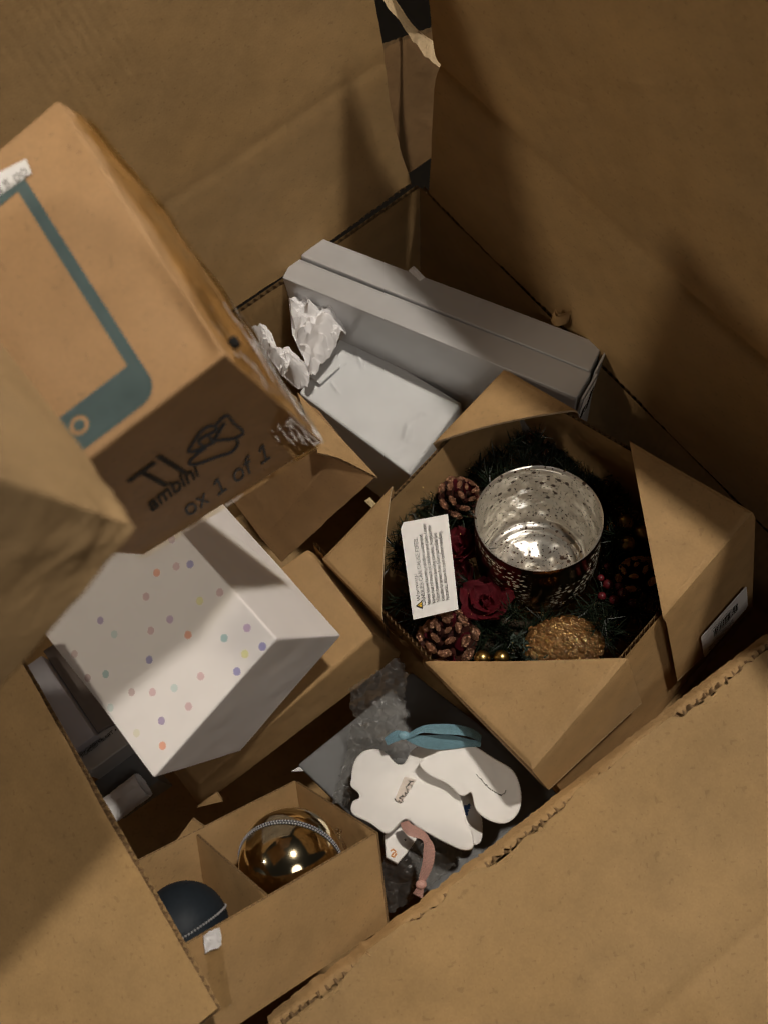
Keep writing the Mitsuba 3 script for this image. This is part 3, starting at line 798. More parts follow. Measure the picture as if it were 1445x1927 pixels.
for i_ in range(4):
    text_quad(fb, CBX + '__label__lettering', ['Never leave a burning candle unattended keep', 'away from children and pets and flammable', 'objects. Remove all packaging before use and', 'keep these instructions for reference'][i_], .09, .25 - i_ * .06, .0012, 'm_ink', wmax=.034)

# ------------------------------------------------------------------ candle holder
rr = ray((1013, 973)); rc = np.array([1013 - W0 / 2, 973 - H0 / 2, F0]); rc /= np.linalg.norm(rc)
pd = np.array([-.08, 1.0, 0]); pd -= pd @ rc * rc; pd /= np.linalg.norm(pd)
cup_ax = -(RC @ (rc * .83 + pd * .557))                    # up out of the cup
cup_o = at(1013, 972, .375)
dcam = np.linalg.norm(cup_o - CAM)
Rm = 121 * np.dot(cup_o - CAM, fwd) / F0                    # rim radius
FR = frame(cup_ax)
Hc = .088
prof_out = [(0, -Hc), (.55, -Hc), (.72, -Hc * .985), (.86, -Hc * .93), (.95, -Hc * .83), (.985, -Hc * .70), (1.0, -Hc * .5), (1.0, -Hc * .25), (.995, -.006), (1.0, -.002), (.992, 0)]
prof_in = [(.992, 0), (.965, -.001), (.955, -.006), (.958, -Hc * .25), (.958, -Hc * .5), (.94, -Hc * .68), (.90, -Hc * .78), (.82, -Hc * .86), (.74, -Hc * .885), (.72, -Hc * .90), (.70, -Hc * .895), (.45, -Hc * .89), (0, -Hc * .885)]


def smooth_prof(p, n=60):
    return spline([(a * Rm if a else 0, b) for a, b in p], n)


po = spline([(a * Rm, b) for a, b in prof_out], 70); pi_ = spline([(a * Rm, b) for a, b in prof_in], 90)
po[0, 0] = 0; pi_[-1, 0] = 0
AX = mi.Vector3f(*[float(x) for x in FR[:, 2]]); XX = mi.Vector3f(*[float(x) for x in FR[:, 0]]); YY = mi.Vector3f(*[float(x) for x in FR[:, 1]]); OO = mi.Point3f(*[float(x) for x in cup_o])


def cup_uv(p):
    d = p - OO; x, y, z = dr.dot(d, XX), dr.dot(d, YY), dr.dot(d, AX)
    return dr.atan2(y, x) * float(Rm), z, dr.sqrt(x * x + y * y)


def specks(p):
    """dark flecks in the silvering: few big, many small"""
    a, z, r = cup_uv(p)
    wall = smoothstep(-Hc * .84, -Hc * .80, z)
    d = p - OO
    bx, by = dr.dot(d, XX), dr.dot(d, YY)
    u, v = dr.lerp(bx, a, wall), dr.lerp(by, z, wall)
    m = mi.Float(0)
    for f, th, keep in ((95, .24, .72), (190, .27, .62), (330, .30, .5)):
        d1, d2, w = voronoi(u * f + 3.1 * f, v * f * 1.1)
        rr_ = th * (.35 + .65 * smoothstep(keep, 1.0, w))
        m = dr.maximum(m, (1 - smoothstep(rr_ * .75, rr_, d1)) * dr.select(w > keep, mi.Float(1), mi.Float(0)))
    return m


def in_col(p, n, uv):
    m = specks(p); a, z, r = cup_uv(p)
    t = fbm(a * 60, z * 60, r * 60, 3)
    return mix(mi.Color3f(.93, .90, .82) * (0.86 + .14 * t), (.05, .03, .02), m)


scene['m_cup_in'] = two({'type': 'bumpmap', 'scale': 1.0, 'tex': proc(lambda p, n, uv: 0.0026 * fbm(p.x * 70, p.y * 70, p.z * 70, 2), eps=4e-4),
                         'bsdf': {'type': 'principled', 'base_color': proc(in_col), 'metallic': proc(lambda p, n, uv: .84 - .76 * specks(p)), 'roughness': .2}})


def out_mask(p):
    a, z, r = cup_uv(p)
    m = mi.Float(0)
    for f, th, keep in ((150, .30, .45), (260, .34, .40)):
        d1, d2, w = voronoi(a * f * .8 + 11, z * f * 1.3)
        m = dr.maximum(m, (1 - smoothstep(th * .6, th, d1)) * dr.select(w > keep, mi.Float(1), mi.Float(0)))
    return m * smoothstep(-Hc * .9, -Hc * .6, z) * (1 - smoothstep(-.012, -.006, z)) * smoothstep(.54, .66, fbm(a * 28, z * 22, 3, 2))


def out_col(p, n, uv):
    a, z, r = cup_uv(p); m = out_mask(p)
    return mix(mix((.17, .06, .03), (.34, .19, .07), fbm(a * 50, z * 50, 0, 2)), (.95, .88, .68), m)


scene['m_cup_out'] = two({'type': 'principled', 'base_color': proc(out_col), 'metallic': proc(lambda p, n, uv: 1 - out_mask(p)), 'roughness': .16, 'clearcoat': .6})
CH = thing('candle_holder', 'speckled silver mercury glass candle holder with bronze outside', 'candle holder')
m_, uv_ = lathe(po, 120); put(CH + '__outer_glass', place(m_, cup_o, FR), 'm_cup_out', smooth=True)
m_, uv_ = lathe(pi_, 120); put(CH + '__silvered_inside', place(m_, cup_o, FR), 'm_cup_in', smooth=True)

# ------------------------------------------------------------------ wreath round the candle holder
WR = thing('christmas_wreath', 'dark fir wreath with pine cones, red flowers and gold baubles round the candle holder', 'wreath')
wr_c = cup_o - cup_ax * .058            # the plane of the wreath


def wp(x, y, lift=0.0): return onplane(x, y, wr_c + cup_ax * lift, cup_ax)


def wl(P): return (np.asarray(P) - wr_c) @ FR


# twig ring
g = np.linspace(0, 2 * math.pi, 90)
ms = []
for k_ in range(7):
    R_ = Rm * (1.18 + .10 * k_) ; ph = k_ * 1.3
    P = np.stack([(R_ + .004 * np.sin(g * 5 + ph)) * np.cos(g), (R_ + .004 * np.sin(g * 5 + ph)) * np.sin(g), -.018 + .006 * np.cos(g * 6 + ph)], 1)
    ms.append(tube(wr_c + P @ FR.T, .0035, 6))
put(WR + '__twig_ring', trimesh.util.concatenate(ms), 'm_twig', smooth=True)


def blade(p, d, L, w, side):
    d = d / np.linalg.norm(d); s = np.cross(d, side); s /= np.linalg.norm(s) + 1e-9
    up = np.cross(s, d)
    m = p + d * L * .5 + up * L * .04
    return [p - s * w, p + s * w, m + s * w * .8, m - s * w * .8, p + d * L], [[0, 1, 2], [0, 2, 3], [3, 2, 4]]


def sprigs(key, spots, mat, L=(.016, .026), w=.0005, per=34, seed=0, stuff=True, up=.45):
    r = np.random.default_rng(seed); vs, fs, o = [], [], 0
    for P, dr_ in spots:
        stem = dr_ / np.linalg.norm(dr_)
        for i in range(per):
            t = r.uniform(0, .02); q = P + stem * t
            d = stem * r.uniform(.1, 1.0) + r.normal(0, .55, 3) + cup_ax * up * r.uniform(0, 1)
            v, f = blade(q, d, r.uniform(*L), w * r.uniform(.7, 1.3), r.normal(0, 1, 3))
            vs += v; fs += [[a + o for a in t_] for t_ in f]; o += len(v)
    k1 = put(key, trimesh.Trimesh(np.array(vs), np.array(fs), process=False), mat)
    if stuff: labels[k1] = {'label': 'dark green artificial fir needles', 'kind': 'stuff'}
    return k1


r = np.random.default_rng(3); spots = []
for i in range(230):
    a = r.uniform(0, 2 * math.pi); R_ = r.uniform(Rm * 1.12, .112)
    p = np.array([R_ * math.cos(a), R_ * math.sin(a), r.uniform(-.022, .004)]); d = np.array([math.cos(a + r.normal(0, .8)), math.sin(a + r.normal(0, .8)), r.uniform(-.1, .7)])
    spots.append((wr_c + FR @ p, FR @ d))
sprigs(WR + '__fir_needles', spots, 'm_needle', seed=4, per=38)
sp2 = [(wp(x, y, .022), FR @ np.array([0, 0, .6])) for x, y in ((1155, 1030), (1150, 1022), (970, 1170), (960, 1168), (975, 850), (962, 858), (1120, 1190), (1135, 1180), (1150, 1200), (1010, 842))]
sprigs(WR + '__fir_tuft', sp2, 'm_needle', L=(.012, .020), per=40, seed=9, up=.2)
sp3 = [(wp(x, y, .012), FR @ np.array([.3, -.4, .3])) for x, y in ((968, 1195), (978, 1232), (990, 1228), (960, 1205), (985, 1250))]
sprigs(WR + '__pale_sprig', sp3, 'm_needle_pale', L=(.005, .009), w=.0007, per=40, seed=10)
labels[WR + '__pale_sprig'] = {'label': 'frosted pale green sprig', 'kind': 'stuff'}
# glitter flecks on the needles
r = np.random.default_rng(8); fl_v, fl_f = [], []
for i in range(900):
    a = r.uniform(0, 2 * math.pi); R_ = r.uniform(Rm * 1.08, .12)
    P = wr_c + FR @ np.array([R_ * math.cos(a), R_ * math.sin(a), r.uniform(-.01, .03)]); s_ = r.uniform(.0003, .0006)
    n_ = frame(r.normal(0, .6, 3) + cup_ax, (r.normal(), r.normal(), .1))
    b_ = len(fl_v); fl_v += [P - n_[:, 0] * s_, P + n_[:, 0] * s_, P + n_[:, 1] * s_ * 1.5]; fl_f.append([b_, b_ + 1, b_ + 2])
k1 = put(WR + '__glitter', trimesh.Trimesh(np.array(fl_v), np.array(fl_f), process=False), 'm_gold_satin'); labels[k1] = {'label': 'gold glitter flecks on the needles', 'kind': 'stuff'}


def scale_mesh(n=9):
    """one cone scale: a rounded, cupped tongue, 1 long along +x, its tip thick"""
    u, v = np.meshgrid(np.linspace(0, 1, n), np.linspace(-1, 1, 7), indexing='ij')
    w = .12 + .42 * np.sin(np.clip(u, 0, 1) * math.pi * .62) ** 1.0 * np.where(u > .8, np.sqrt(np.clip(1 - ((u - .8) / .2) ** 2, 0, 1)) * .9 + .1, 1)
    P = np.stack([u, v * w, .25 * u ** 2 - .22 * v ** 2 * w], -1)
    m = trimesh.Trimesh(P.reshape(-1, 3), grid_faces(n, 7), process=False)
    b = m.copy(); b.vertices = b.vertices + [0, 0, -.10]; return trimesh.util.concatenate([m, b])


SC = scale_mesh()
TIPM = SC.copy()


def pine_cone(center, axis, size, seed, rings=((.15, 3), (.45, 5), (.75, 6), (1.0, 7)), tip='m_copper_glitter', red=True):
    k0 = WR + '__pine_cone'; i = 0
    while k0 in labels or any(kk.startswith(k0 + '__') or kk == k0 for kk in scene):
        i += 1; k0 = f'{WR}__pine_cone_{i:03d}'
    A = frame(axis, (.3, .2, .9) if abs(axis[2]) < .9 else (1, 0, 0)); r = np.random.default_rng(seed)
    core = trimesh.creation.icosphere(2, 1.0); core.apply_scale([size * .33, size * .33, size * .55])
    put(k0, place(core, center, A), 'm_cone', smooth=True)
    for h, nn in rings:
        for q in range(nn):
            a = 2 * math.pi * (q + .5 * (int(h * 10) % 2)) / nn + r.normal(0, .08)
            z = size * (.55 - .95 * h); L = size * (.38 + .45 * h)
            el = math.radians(72 - 58 * h)
            X = np.array([math.cos(a) * math.cos(el), math.sin(a) * math.cos(el), math.sin(el)]); Zs = np.array([-math.cos(a) * math.sin(el), -math.sin(a) * math.sin(el), math.cos(el)])
            Rr = np.stack([X, np.cross(Zs, X), Zs], 1)
            m = SC.copy(); m.vertices = m.vertices * L * np.array([1, .8, 1])
            P = np.array([0, 0, z]) + X * size * .1
            put(k0 + '__scale', place(place(m, P, Rr), center, A), 'm_velvet' if red and r.random() < .4 else 'm_cone', smooth=True)
            tm = trimesh.creation.icosphere(2, 1.0); tm.apply_scale([L * .16, L * .30, L * .15]); tm.apply_translation([L * .93, 0, L * .14])
            tm.vertices = tm.vertices + (np.random.default_rng(q).normal(0, L * .022, tm.vertices.shape))
            put(k0 + '__glitter_tip', place(place(tm, P, Rr), center, A), tip, smooth=False)
    return k0


k1 = pine_cone(wp(842, 1198, .014), cup_ax + FR @ np.array([-.1, -.1, 0]), .027, 1); labels[k1] = {'label': 'glitter-tipped pine cone below the warning card'}
k1 = pine_cone(wp(866, 935, .010), cup_ax + FR @ np.array([.5, -.2, 0]), .023, 2); labels[k1] = {'label': 'glitter-tipped pine cone left of the glass rim'}
k1 = pine_cone(wp(1200, 1085, .004), cup_ax + FR @ np.array([-.3, .2, 0]), .022, 5, rings=((.15, 3), (.5, 5), (.85, 6)), tip='m_gold_glitter', red=False); labels[k1] = {'label': 'gold-tipped pine cone at the right of the wreath'}
k1 = pine_cone(wp(1010, 838, .0), cup_ax, .018, 6, rings=((.15, 3), (.5, 5), (.85, 6)), red=False); labels[k1] = {'label': 'small pine cone behind the glass'}
# big gold cone: an egg of closely packed knobs
gc = wp(1060, 1217, .012); gA = frame(wp(1105, 1210, .012) - wp(1010, 1225, .012), cup_ax)
core = trimesh.creation.icosphere(4, 1.0); core.apply_scale([.021, .0225, .031]); put(WR + '__gold_cone', place(core, gc, gA), 'm_gold_glitter', smooth=True)
labels[WR + '__gold_cone'] = {'label': 'knobbly gold cone at the front of the wreath'}
ms = []
for i in range(150):
    zf = 1 - 2 * (i + .5) / 150; ph = i * 2.399963
    rxy = math.sqrt(1 - zf * zf); P = np.array([.021 * rxy * math.cos(ph), .0225 * rxy * math.sin(ph), .031 * zf])
    if (gA @ P) @ cup_ax < -.006: continue
    kb = trimesh.creation.icosphere(1, 1.0); n_ = P / np.array([.021, .0225, .031]) ** 2; kb.apply_scale([.0030, .0030, .0022]); ms.append(place(place(kb, P, frame(n_, (.3, .5, .8))), gc, gA))
k1 = put(WR + '__gold_cone__knob', trimesh.util.concatenate(ms), 'm_gold_glitter', smooth=50)
r = np.random.default_rng(31); fv, ff = [], []
for i in range(2600):
    d_ = r.normal(0, 1, 3); d_ /= np.linalg.norm(d_)
    if (gA @ d_) @ cup_ax < -.2: continue
    P = gc + gA @ (d_ * np.array([.0235, .0250, .0325])); s_ = r.uniform(.0003, .0007); n_ = frame(gA @ d_ + r.normal(0, .5, 3), (r.normal(), r.normal(), .1))
    b_ = len(fv); fv += [P - n_[:, 0] * s_, P + n_[:, 0] * s_, P + n_[:, 1] * s_ * 1.6]; ff.append([b_, b_ + 1, b_ + 2])
k1 = put(WR + '__gold_cone__glitter', trimesh.Trimesh(np.array(fv), np.array(ff), process=False), 'm_gold_satin'); labels[k1] = {'label': 'gold glitter on the cone', 'kind': 'stuff'}
# gold balls
for x, y, rpx, lift, mat in ((907, 1239, 15.5, .014, 'm_gold_satin'), (943, 1238, 15, .013, 'm_gold_satin'), (1176, 983, 16, .012, 'm_gold_satin'), (1208, 1004, 16, .008, 'm_gold_satin'), (1180, 1023, 15, .012, 'm_gold_satin'),
                             (1150, 995, 10, .0, 'm_gold_glitter'), (1225, 985, 13, .0, 'm_gold_glitter'), (1218, 1060, 13, .004, 'm_gold_glitter'), (1235, 1058, 10, .0, 'm_gold_glitter'), (1000, 1185, 7, .01, 'm_gold_glitter'), (1146, 905, 9, .0, 'm_gold_glitter'), (1130, 880, 8, .0, 'm_gold_glitter')):
    P = wp(x, y, lift); sph = trimesh.creation.icosphere(3, rpx * np.dot(P - CAM, fwd) / F0)
    put(WR + '__gold_ball', place(sph, P, np.eye(3)), mat, smooth=True)
    ms = tube([P, P - cup_ax * .02], .0006, 5); put(WR + '__stalk', ms, 'm_twig')
# berries
for x, y, rpx in ((1144, 1100, 10), (1172, 1118, 11), (1132, 1122, 8), (1155, 1130, 10), (1190, 1135, 9), (1130, 1088, 7), (1142, 1066, 6), (1165, 1103, 8)):
    P = wp(x, y, .008); put(WR + '__red_berry', place(trimesh.creation.icosphere(3, rpx * np.dot(P - CAM, fwd) / F0), P, np.eye(3)), 'm_berry', smooth=True)


# red velvet flowers
def petal(a, tilt, L, w, seed):
    u, v = np.meshgrid(np.linspace(0, 1, 14), np.linspace(-1, 1, 13), indexing='ij')
    ww = w * np.sin(math.pi * (0.12 + .80 * u)) ** .6 * np.where(u > .75, np.sqrt(np.clip(1 - ((u - .75) / .25) ** 2 * .75, 0, 1)), 1)
    rip = .09 * L * np.sin(v * 4 + seed) * u ** 2
    P = np.stack([L * u, v * ww, L * .30 * u ** 2 + rip + .25 * ww * v ** 2], -1).reshape(-1, 3)
    ct, st = math.cos(tilt), math.sin(tilt)
    P = P @ np.array([[ct, 0, st], [0, 1, 0], [-st, 0, ct]])
    ca, sa = math.cos(a), math.sin(a)
    P = P @ np.array([[ca, sa, 0], [-sa, ca, 0], [0, 0, 1]])
    return trimesh.Trimesh(P, grid_faces(14, 13), process=False)


def flower(px, lift, L, seed, tilt_to=(0, 0)):
    k0 = WR + '__red_flower'; i = 0
    while any(kk.startswith(k0 + '__') for kk in scene): i += 1; k0 = f'{WR}__red_flower_{i:03d}'
    c = wp(*px, lift); A = frame(cup_ax + FR @ np.array([*tilt_to, 0]), FR[:, 0]); r = np.random.default_rng(seed)
    for ring_, (n_, tl, sc) in enumerate(((5, .15, 1.0), (4, .55, .75), (3, 1.0, .5))):
        for q in range(n_):
            put(k0 + '__petal', place(petal(2 * math.pi * q / n_ + ring_ * .6 + r.normal(0, .15), tl + r.normal(0, .1), L * sc, L * sc * .55, r.uniform(0, 6)), c, A), 'm_velvet', smooth=True)
    st_ = trimesh.creation.icosphere(2, L * .12); put(k0 + '__flower_centre', place(st_, c + A[:, 2] * L * .15, A), 'm_velvet', smooth=True)
    return k0


flower((917, 1140), .010, .025, 4, (-.15, .1))
flower((868, 1040), .006, .022, 5, (-.4, .1))
flower((868, 1090), -.002, .018, 6, (-.4, 0))
# silver pebble near the front left
pb = trimesh.creation.icosphere(3, 1.0); pb.apply_scale([.010, .008, .005]); put(WR + '__pale_slice', place(pb, wp(818, 1246, .0), FR), 'm_kraft_olive', smooth=True)

# ------------------------------------------------------------------ warning card
WC = thing('warning_card', 'small white card warning that candles can cause fires', 'card')
cz = wr_c + cup_ax * .030
cn = cup_ax + FR @ np.array([.10, .06, 0]); cn /= np.linalg.norm(cn)
bl, tl, tr, br = [onplane(x, y, cz, cn) for x, y in ((777, 1168), (752, 986), (842, 968), (862, 1147))]
fc = quad_map([br, tr, tl, bl])       # x runs up the card, y towards the first line
uu = flat([(0, 0), (1, 0), (1, .93), (.93, 1), (0, 1)], .0004, sub=.12)
v = np.asarray(uu.vertices); uu.vertices = np.c_[v[:, :2], v[:, 2] + .0012 * np.sin(v[:, 0] * 3) + .001 * v[:, 1] ** 2]
put(WC, fc(uu), 'm_white', smooth=30)
rows_ = [('Warning:', .155, .80, .0026, .27), ('CANDLES CAN CAUSE FIRES.', .10, .69, .0031, .70), ('Never leave burning candles unattended.', .10, .58, .0027, .73), ('Keep out of reach of children and pets. Leave', .10, .48, .0027, .83),
         ('10cm between burning candles. Position the', .10, .38, .0027, .80), ('candle in areas free from potential fire', .10, .28, .0027, .71), ('hazards. Allow to cool before handling.', .10, .18, .0027, .72)]
for txt, x, y, h, wd in rows_:
    text_quad(fc, WC + '__lettering', txt, x, y, h, 'm_ink', z=.0022, wmax=wd * fc.w)
tri_ = Polygon([(.085, .775), (.145, .775), (.115, .89)])
put(WC + '__warning_sign', fc(flat(tri_.buffer(.008), .0001, .0021)), 'm_ink')
put(WC + '__warning_sign', fc(flat(tri_.buffer(-.004), .0001, .0024)), 'm_yellow')
text_quad(fc, WC + '__warning_sign__lettering', '!', .109, .785, .0026, 'm_ink', True, z=.0027)

# ------------------------------------------------------------------ divided box with two baubles
DV = thing('divided_box', 'open brown box with a cardboard divider and two baubles inside', 'box')
kd = 1.055
dA_, dB_, dn_ = np.array([.614, -.486, .622]), np.array([-.789, -.378, .484]), np.array([0, -.788, -.615])
dBk = at(558, 1471, .312)
dRt = dBk + dA_ * .097 * kd
dMb, dMf = dBk + dB_ * .088 * kd, dRt + dB_ * .088 * kd
dLf, dLb = dRt + dB_ * .146 * kd, dBk + dB_ * .146 * kd
dn = dn_ * .078
for key, a, b, dz in (('__wall', dBk, dRt, 0), ('__wall', dRt, dLf, 0), ('__wall', dLf, dLb, 0), ('__wall', dLb, dBk, 0), ('__divider', dMb, dMf, -.004)):
    o = np.array([0, 0, dz])
    board(DV + key, (a + o, b + o, b + dn, a + dn), 'm_kraft', t=.0018, n=(60, 16), seed=70 + len(scene) % 9, pitch=.004)
put(DV + '__bottom_panel', trimesh.Trimesh([p + dn for p in (dBk, dRt, dLf, dLb)], [[0, 1, 2], [0, 2, 3]], process=False), 'm_kraft')
# shiny strip of tape over the front edge
nf = np.cross(dLf - dRt, dn_); nf /= np.linalg.norm(nf)
if nf @ (CAM - dRt) < 0: nf = -nf
tp0, tp1 = onplane(380, 1768, dRt + nf * .002, nf), onplane(412, 1752, dRt + nf * .002, nf)
u, vv = np.meshgrid(np.linspace(0, 1, 20), np.linspace(0, 1, 60), indexing='ij')
P = tp0 + (tp1 - tp0) * (u + .03 * np.sin(vv * 23))[..., None] + dn_ * (vv * .06 - .004)[..., None] + nf * (.0008 + .0022 * np.abs(2 * meshkit.fbm(np.stack([u * 4, vv * 9, u * 0], -1), 3, 3) - 1))[..., None]
put(DV + '__packing_tape', trimesh.Trimesh(P.reshape(-1, 3), grid_faces(20, 60), process=False), 'm_tape_clear', smooth=True)
Pt = P[:, :14] + nf * .0006 ; put(DV + '__peeling_tape', trimesh.Trimesh(Pt.reshape(-1, 3), grid_faces(20, 14), process=False), 'm_tissue', smooth=True)


def bauble(key, label, px, rpx, mat, band_ax, band_h, sink):
    k0 = thing(key, label, 'bauble'); c = onplane(*px, dBk, dn_) + ray(px) * sink; R_ = rpx * np.dot(c - CAM, fwd) / F0
    put(k0 + '__ball', place(trimesh.creation.icosphere(5, R_), c, np.eye(3)), mat, smooth=True)
    A = frame(band_ax); ms = []
    bandm = []
    for row, hh in enumerate(band_h):
        rr_ = math.sqrt(max(R_ ** 2 - (hh * R_) ** 2, 1e-8)); n_ = int(2 * math.pi * rr_ / .0021)
        for q in range(n_):
            a = 2 * math.pi * (q + .5 * (row % 2)) / n_
            d = A @ np.array([rr_ * math.cos(a), rr_ * math.sin(a), hh * R_]); s_ = trimesh.creation.icosphere(1, .00085); s_.apply_translation(c + d * (1 + .0005 / R_)); ms.append(s_)
    k1 = put(k0 + '__bead_band', trimesh.util.concatenate(ms), 'm_crystal', smooth=True); labels[k1] = {'label': 'band of small crystal beads', 'kind': 'stuff'}
    return k0, c, R_


gk, gcn, gR = bauble('gold_bauble', 'shiny gold bauble with a crystal bead band in the divided box', (547, 1622), 97, 'm_gold_mirror', RC @ np.array([-.08, .42, -.90]), (-.028, .028), .030)
bandA = frame(RC @ np.array([-.08, .42, -.90]))
hh = np.linspace(-.055, .055, 7); pr = [(gR * math.sqrt(1 - h * h) + .0006, h * gR) for h in hh]
m_, _u = lathe(pr, 90); put(gk + '__band', place(m_, gcn, bandA), 'm_navy', smooth=True)
cp = lathe([(0, .004), (.006, .004), (.007, .003), (.007, -.003), (.0075, -.004)], 40)[0]
capd = RC @ np.array([.02, .62, -.78]); cpo = gcn + capd / np.linalg.norm(capd) * gR
put(gk + '__cap', place(cp, cpo, frame(capd)), 'm_gold_satin', smooth=30)
lp = [cpo + frame(capd) @ np.array([.008 * math.cos(t), .004 * math.sin(t), .004 + .004 * math.sin(t)]) for t in np.linspace(0, 2 * math.pi, 30)]
put(gk + '__hanging_loop', tube(lp, .0006, 6), 'm_gold_mirror', smooth=True)
ch = spline([*[onplane(x, y, dBk + dn_ * d, dn_) for x, y, d in ((640, 1565, .006), (646, 1585, .004), (650, 1600, .008), (640, 1612, .016), (655, 1610, .02))]], 26)
put(gk + '__chain', trimesh.util.concatenate([place(trimesh.creation.torus(.0012, .00032, 12, 6), p, frame(RNG.normal(0, 1, 3))) for p in ch]), 'm_gold_mirror', smooth=True)
bauble('navy_bauble', 'dark navy bauble edged with a row of crystal beads', (346, 1748), 84, 'm_navy', RC @ np.array([.48, .86, -.16]), (.04,), .034)

# ------------------------------------------------------------------ grey carton under the figures
GC = thing('slate_box', 'flat dark grey box lying under the white figures and bubble wrap', 'box')
tg = [at(775, 1265, .265), at(1075, 1500, .265), at(830, 1700, .265), at(560, 1440, .265)]
SX = Box(hexa(tg, -UPZ * .09), r=.002, n=14, seed=12); SX.put(GC + '__body', 'm_slate')


# ------------------------------------------------------------------ white wooden figures
def zf(x, y): return (580 + x / 3.01, 1220 + y / 3.01)


def plaque(key, outline, p0, n, t, mat, r=.0012, smooth_it=True):
    """a thick painted board cut to an outline, with rounded rims"""
    A = frame(n, (1, 0, 0)); pts = np.array([(onplane(*zf(x, y), p0, n) - p0) @ A for x, y in outline])[:, :2]
    c = spline(np.vstack([pts, pts[:1]]), 200)[:-1] if smooth_it else pts
    pg = Polygon(c).buffer(0)
    if pg.geom_type != 'Polygon': pg = max(pg.geoms, key=lambda g: g.area)
    layers = []
    for k_ in range(5):
        a = k_ / 4 * math.pi / 2
        layers.append((-r * (1 - math.sin(a)), -r * (1 - math.cos(a))))
    # sides as a lofted strip over inset outlines; caps by triangulation
    ms = []
    prev = None
    ring_n = 240
    def ring(off):
        g = pg.buffer(off)
        if g.geom_type != 'Polygon': g = max(g.geoms, key=lambda q: q.area)
        return g
    base = np.array([pg.exterior.interpolate(i / ring_n, normalized=True).coords[0] for i in range(ring_n)])
    nrm = np.roll(base, -1, 0) - np.roll(base, 1, 0); nrm = np.stack([nrm[:, 1], -nrm[:, 0]], 1); nrm /= np.linalg.norm(nrm, axis=1, keepdims=True) + 1e-9
    if not pg.exterior.is_ccw: nrm = -nrm
    rows = []
    for k_ in range(5):
        a = k_ / 4 * math.pi / 2; rows.append(np.c_[base + nrm * (r * math.cos(a) - r), np.full(ring_n, -r + r * math.sin(a))])
    rows = [np.c_[base, np.full(ring_n, -t)]] + rows
    P = np.stack(rows + [], 0); P = np.concatenate([P, P[:, :1]], 1)
    side = trimesh.Trimesh(P.reshape(-1, 3), grid_faces(6, ring_n + 1), process=False)
    vt, ft = trimesh.creation.triangulate_polygon(Polygon(rows[-1][:, :2]).buffer(0) if Polygon(rows[-1][:, :2]).buffer(0).geom_type == 'Polygon' else pg.buffer(-r), engine='earcut')
    cap = trimesh.Trimesh(np.c_[vt, np.zeros(len(vt))], ft, process=False)
    k1 = put(key, place(trimesh.util.concatenate([side, cap]), p0, A), mat, smooth=40)
    return k1, A


nf_ = np.array([-.10, .06, 1.0]); nf_ /= np.linalg.norm(nf_)
pA = at(760, 1500, .318)
FA = thing('white_figure', 'white wooden figure with a handwritten TC343 sticker, face down', 'ornament')
plaque(FA + '__figure', [(243, 740), (252, 665), (290, 600), (345, 572), (395, 572), (440, 592), (475, 632), (510, 658), (538, 655), (560, 620), (590, 575), (640, 552), (705, 552), (770, 580), (830, 660), (850, 760), (868, 860), (890, 950), (915, 1020), (933, 1085), (925, 1135), (880, 1145), (810, 1120), (740, 1085), (660, 1040), (600, 1003), (550, 970), (520, 988), (450, 1050), (345, 990), (240, 920), (245, 880), (265, 858), (285, 852), (288, 835), (265, 805)], pA, nf_, .006, 'm_paint_white')
# sticker with the handwritten code
sq = [onplane(*zf(x, y), pA + nf_ * .0004, nf_) for x, y in ((520, 885), (487, 862), (545, 728), (610, 748))]
fs_ = quad_map([sq[2], sq[1], sq[0], sq[3]][::1])
put(FA + '__sticker', trimesh.Trimesh(np.array(sq), [[0, 1, 2], [0, 2, 3]], process=False), 'm_sticker')


def stroke_plane(key, lines, p0, n, rad, mat, conv=zf):
    ms = [tube(np.array([onplane(*conv(x, y), p0, n) for x, y in ln]), rad, 5) for ln in lines]; return put(key, trimesh.util.concatenate(ms), mat)


stroke_plane(FA + '__sticker__handwriting', [[(566, 752), (597, 758)], [(583, 756), (562, 776)], [(582, 792), (588, 780), (572, 774), (553, 786), (556, 798), (566, 804)],
                                               [(556, 806), (566, 818), (556, 826), (545, 818)], [(545, 822), (553, 836), (540, 842), (528, 832)], [(538, 842), (522, 842)], [(533, 858), (512, 848)], [(520, 842), (517, 852)],
                                               [(530, 858), (536, 872), (522, 876), (512, 866)], [(514, 862), (510, 874), (498, 870), (488, 852)]], pA + nf_ * .0006, nf_, .00038, 'm_ink')
pb1 = wp  # (kept for symmetry)
crA = [onplane(*zf(x, y), pA + nf_ * .001, nf_) for x, y in ((548, 980), (600, 1040), (650, 1090), (680, 1160), (668, 1230), (645, 1290), (625, 1330), (612, 1390))]


def ribbon(key, path, wid, mat, nrm, twist=None, n=90, pitch=.0009):
    c = spline(path, n); t = np.gradient(c, axis=0); L = np.r_[0, np.cumsum(np.linalg.norm(np.diff(c, axis=0), axis=1))]
    t /= np.linalg.norm(t, axis=1, keepdims=True); s = np.cross(t, nrm); s /= np.linalg.norm(s, axis=1, keepdims=True); up_ = np.cross(s, t)
    tw = np.interp(np.linspace(0, 1, n), np.linspace(0, 1, len(twist)), twist) if twist is not None else np.zeros(n)
    wv = np.interp(np.linspace(0, 1, n), np.linspace(0, 1, len(wid)), wid)
    d = s * np.cos(tw)[:, None] + up_ * np.sin(tw)[:, None]
    cols = np.linspace(-1, 1, 7)
    P = np.stack([c + d * (wv * k_ / 2)[:, None] + up_ * (.0006 * (1 - k_ * k_)) for k_ in cols], 1)
    uv = np.stack([np.repeat((L / pitch)[:, None], 7, 1), np.repeat(cols[None], n, 0)], -1)
    return put(key, trimesh.Trimesh(P.reshape(-1, 3), grid_faces(n, 7), process=False), mat, smooth=True, uv=uv.reshape(-1, 2))


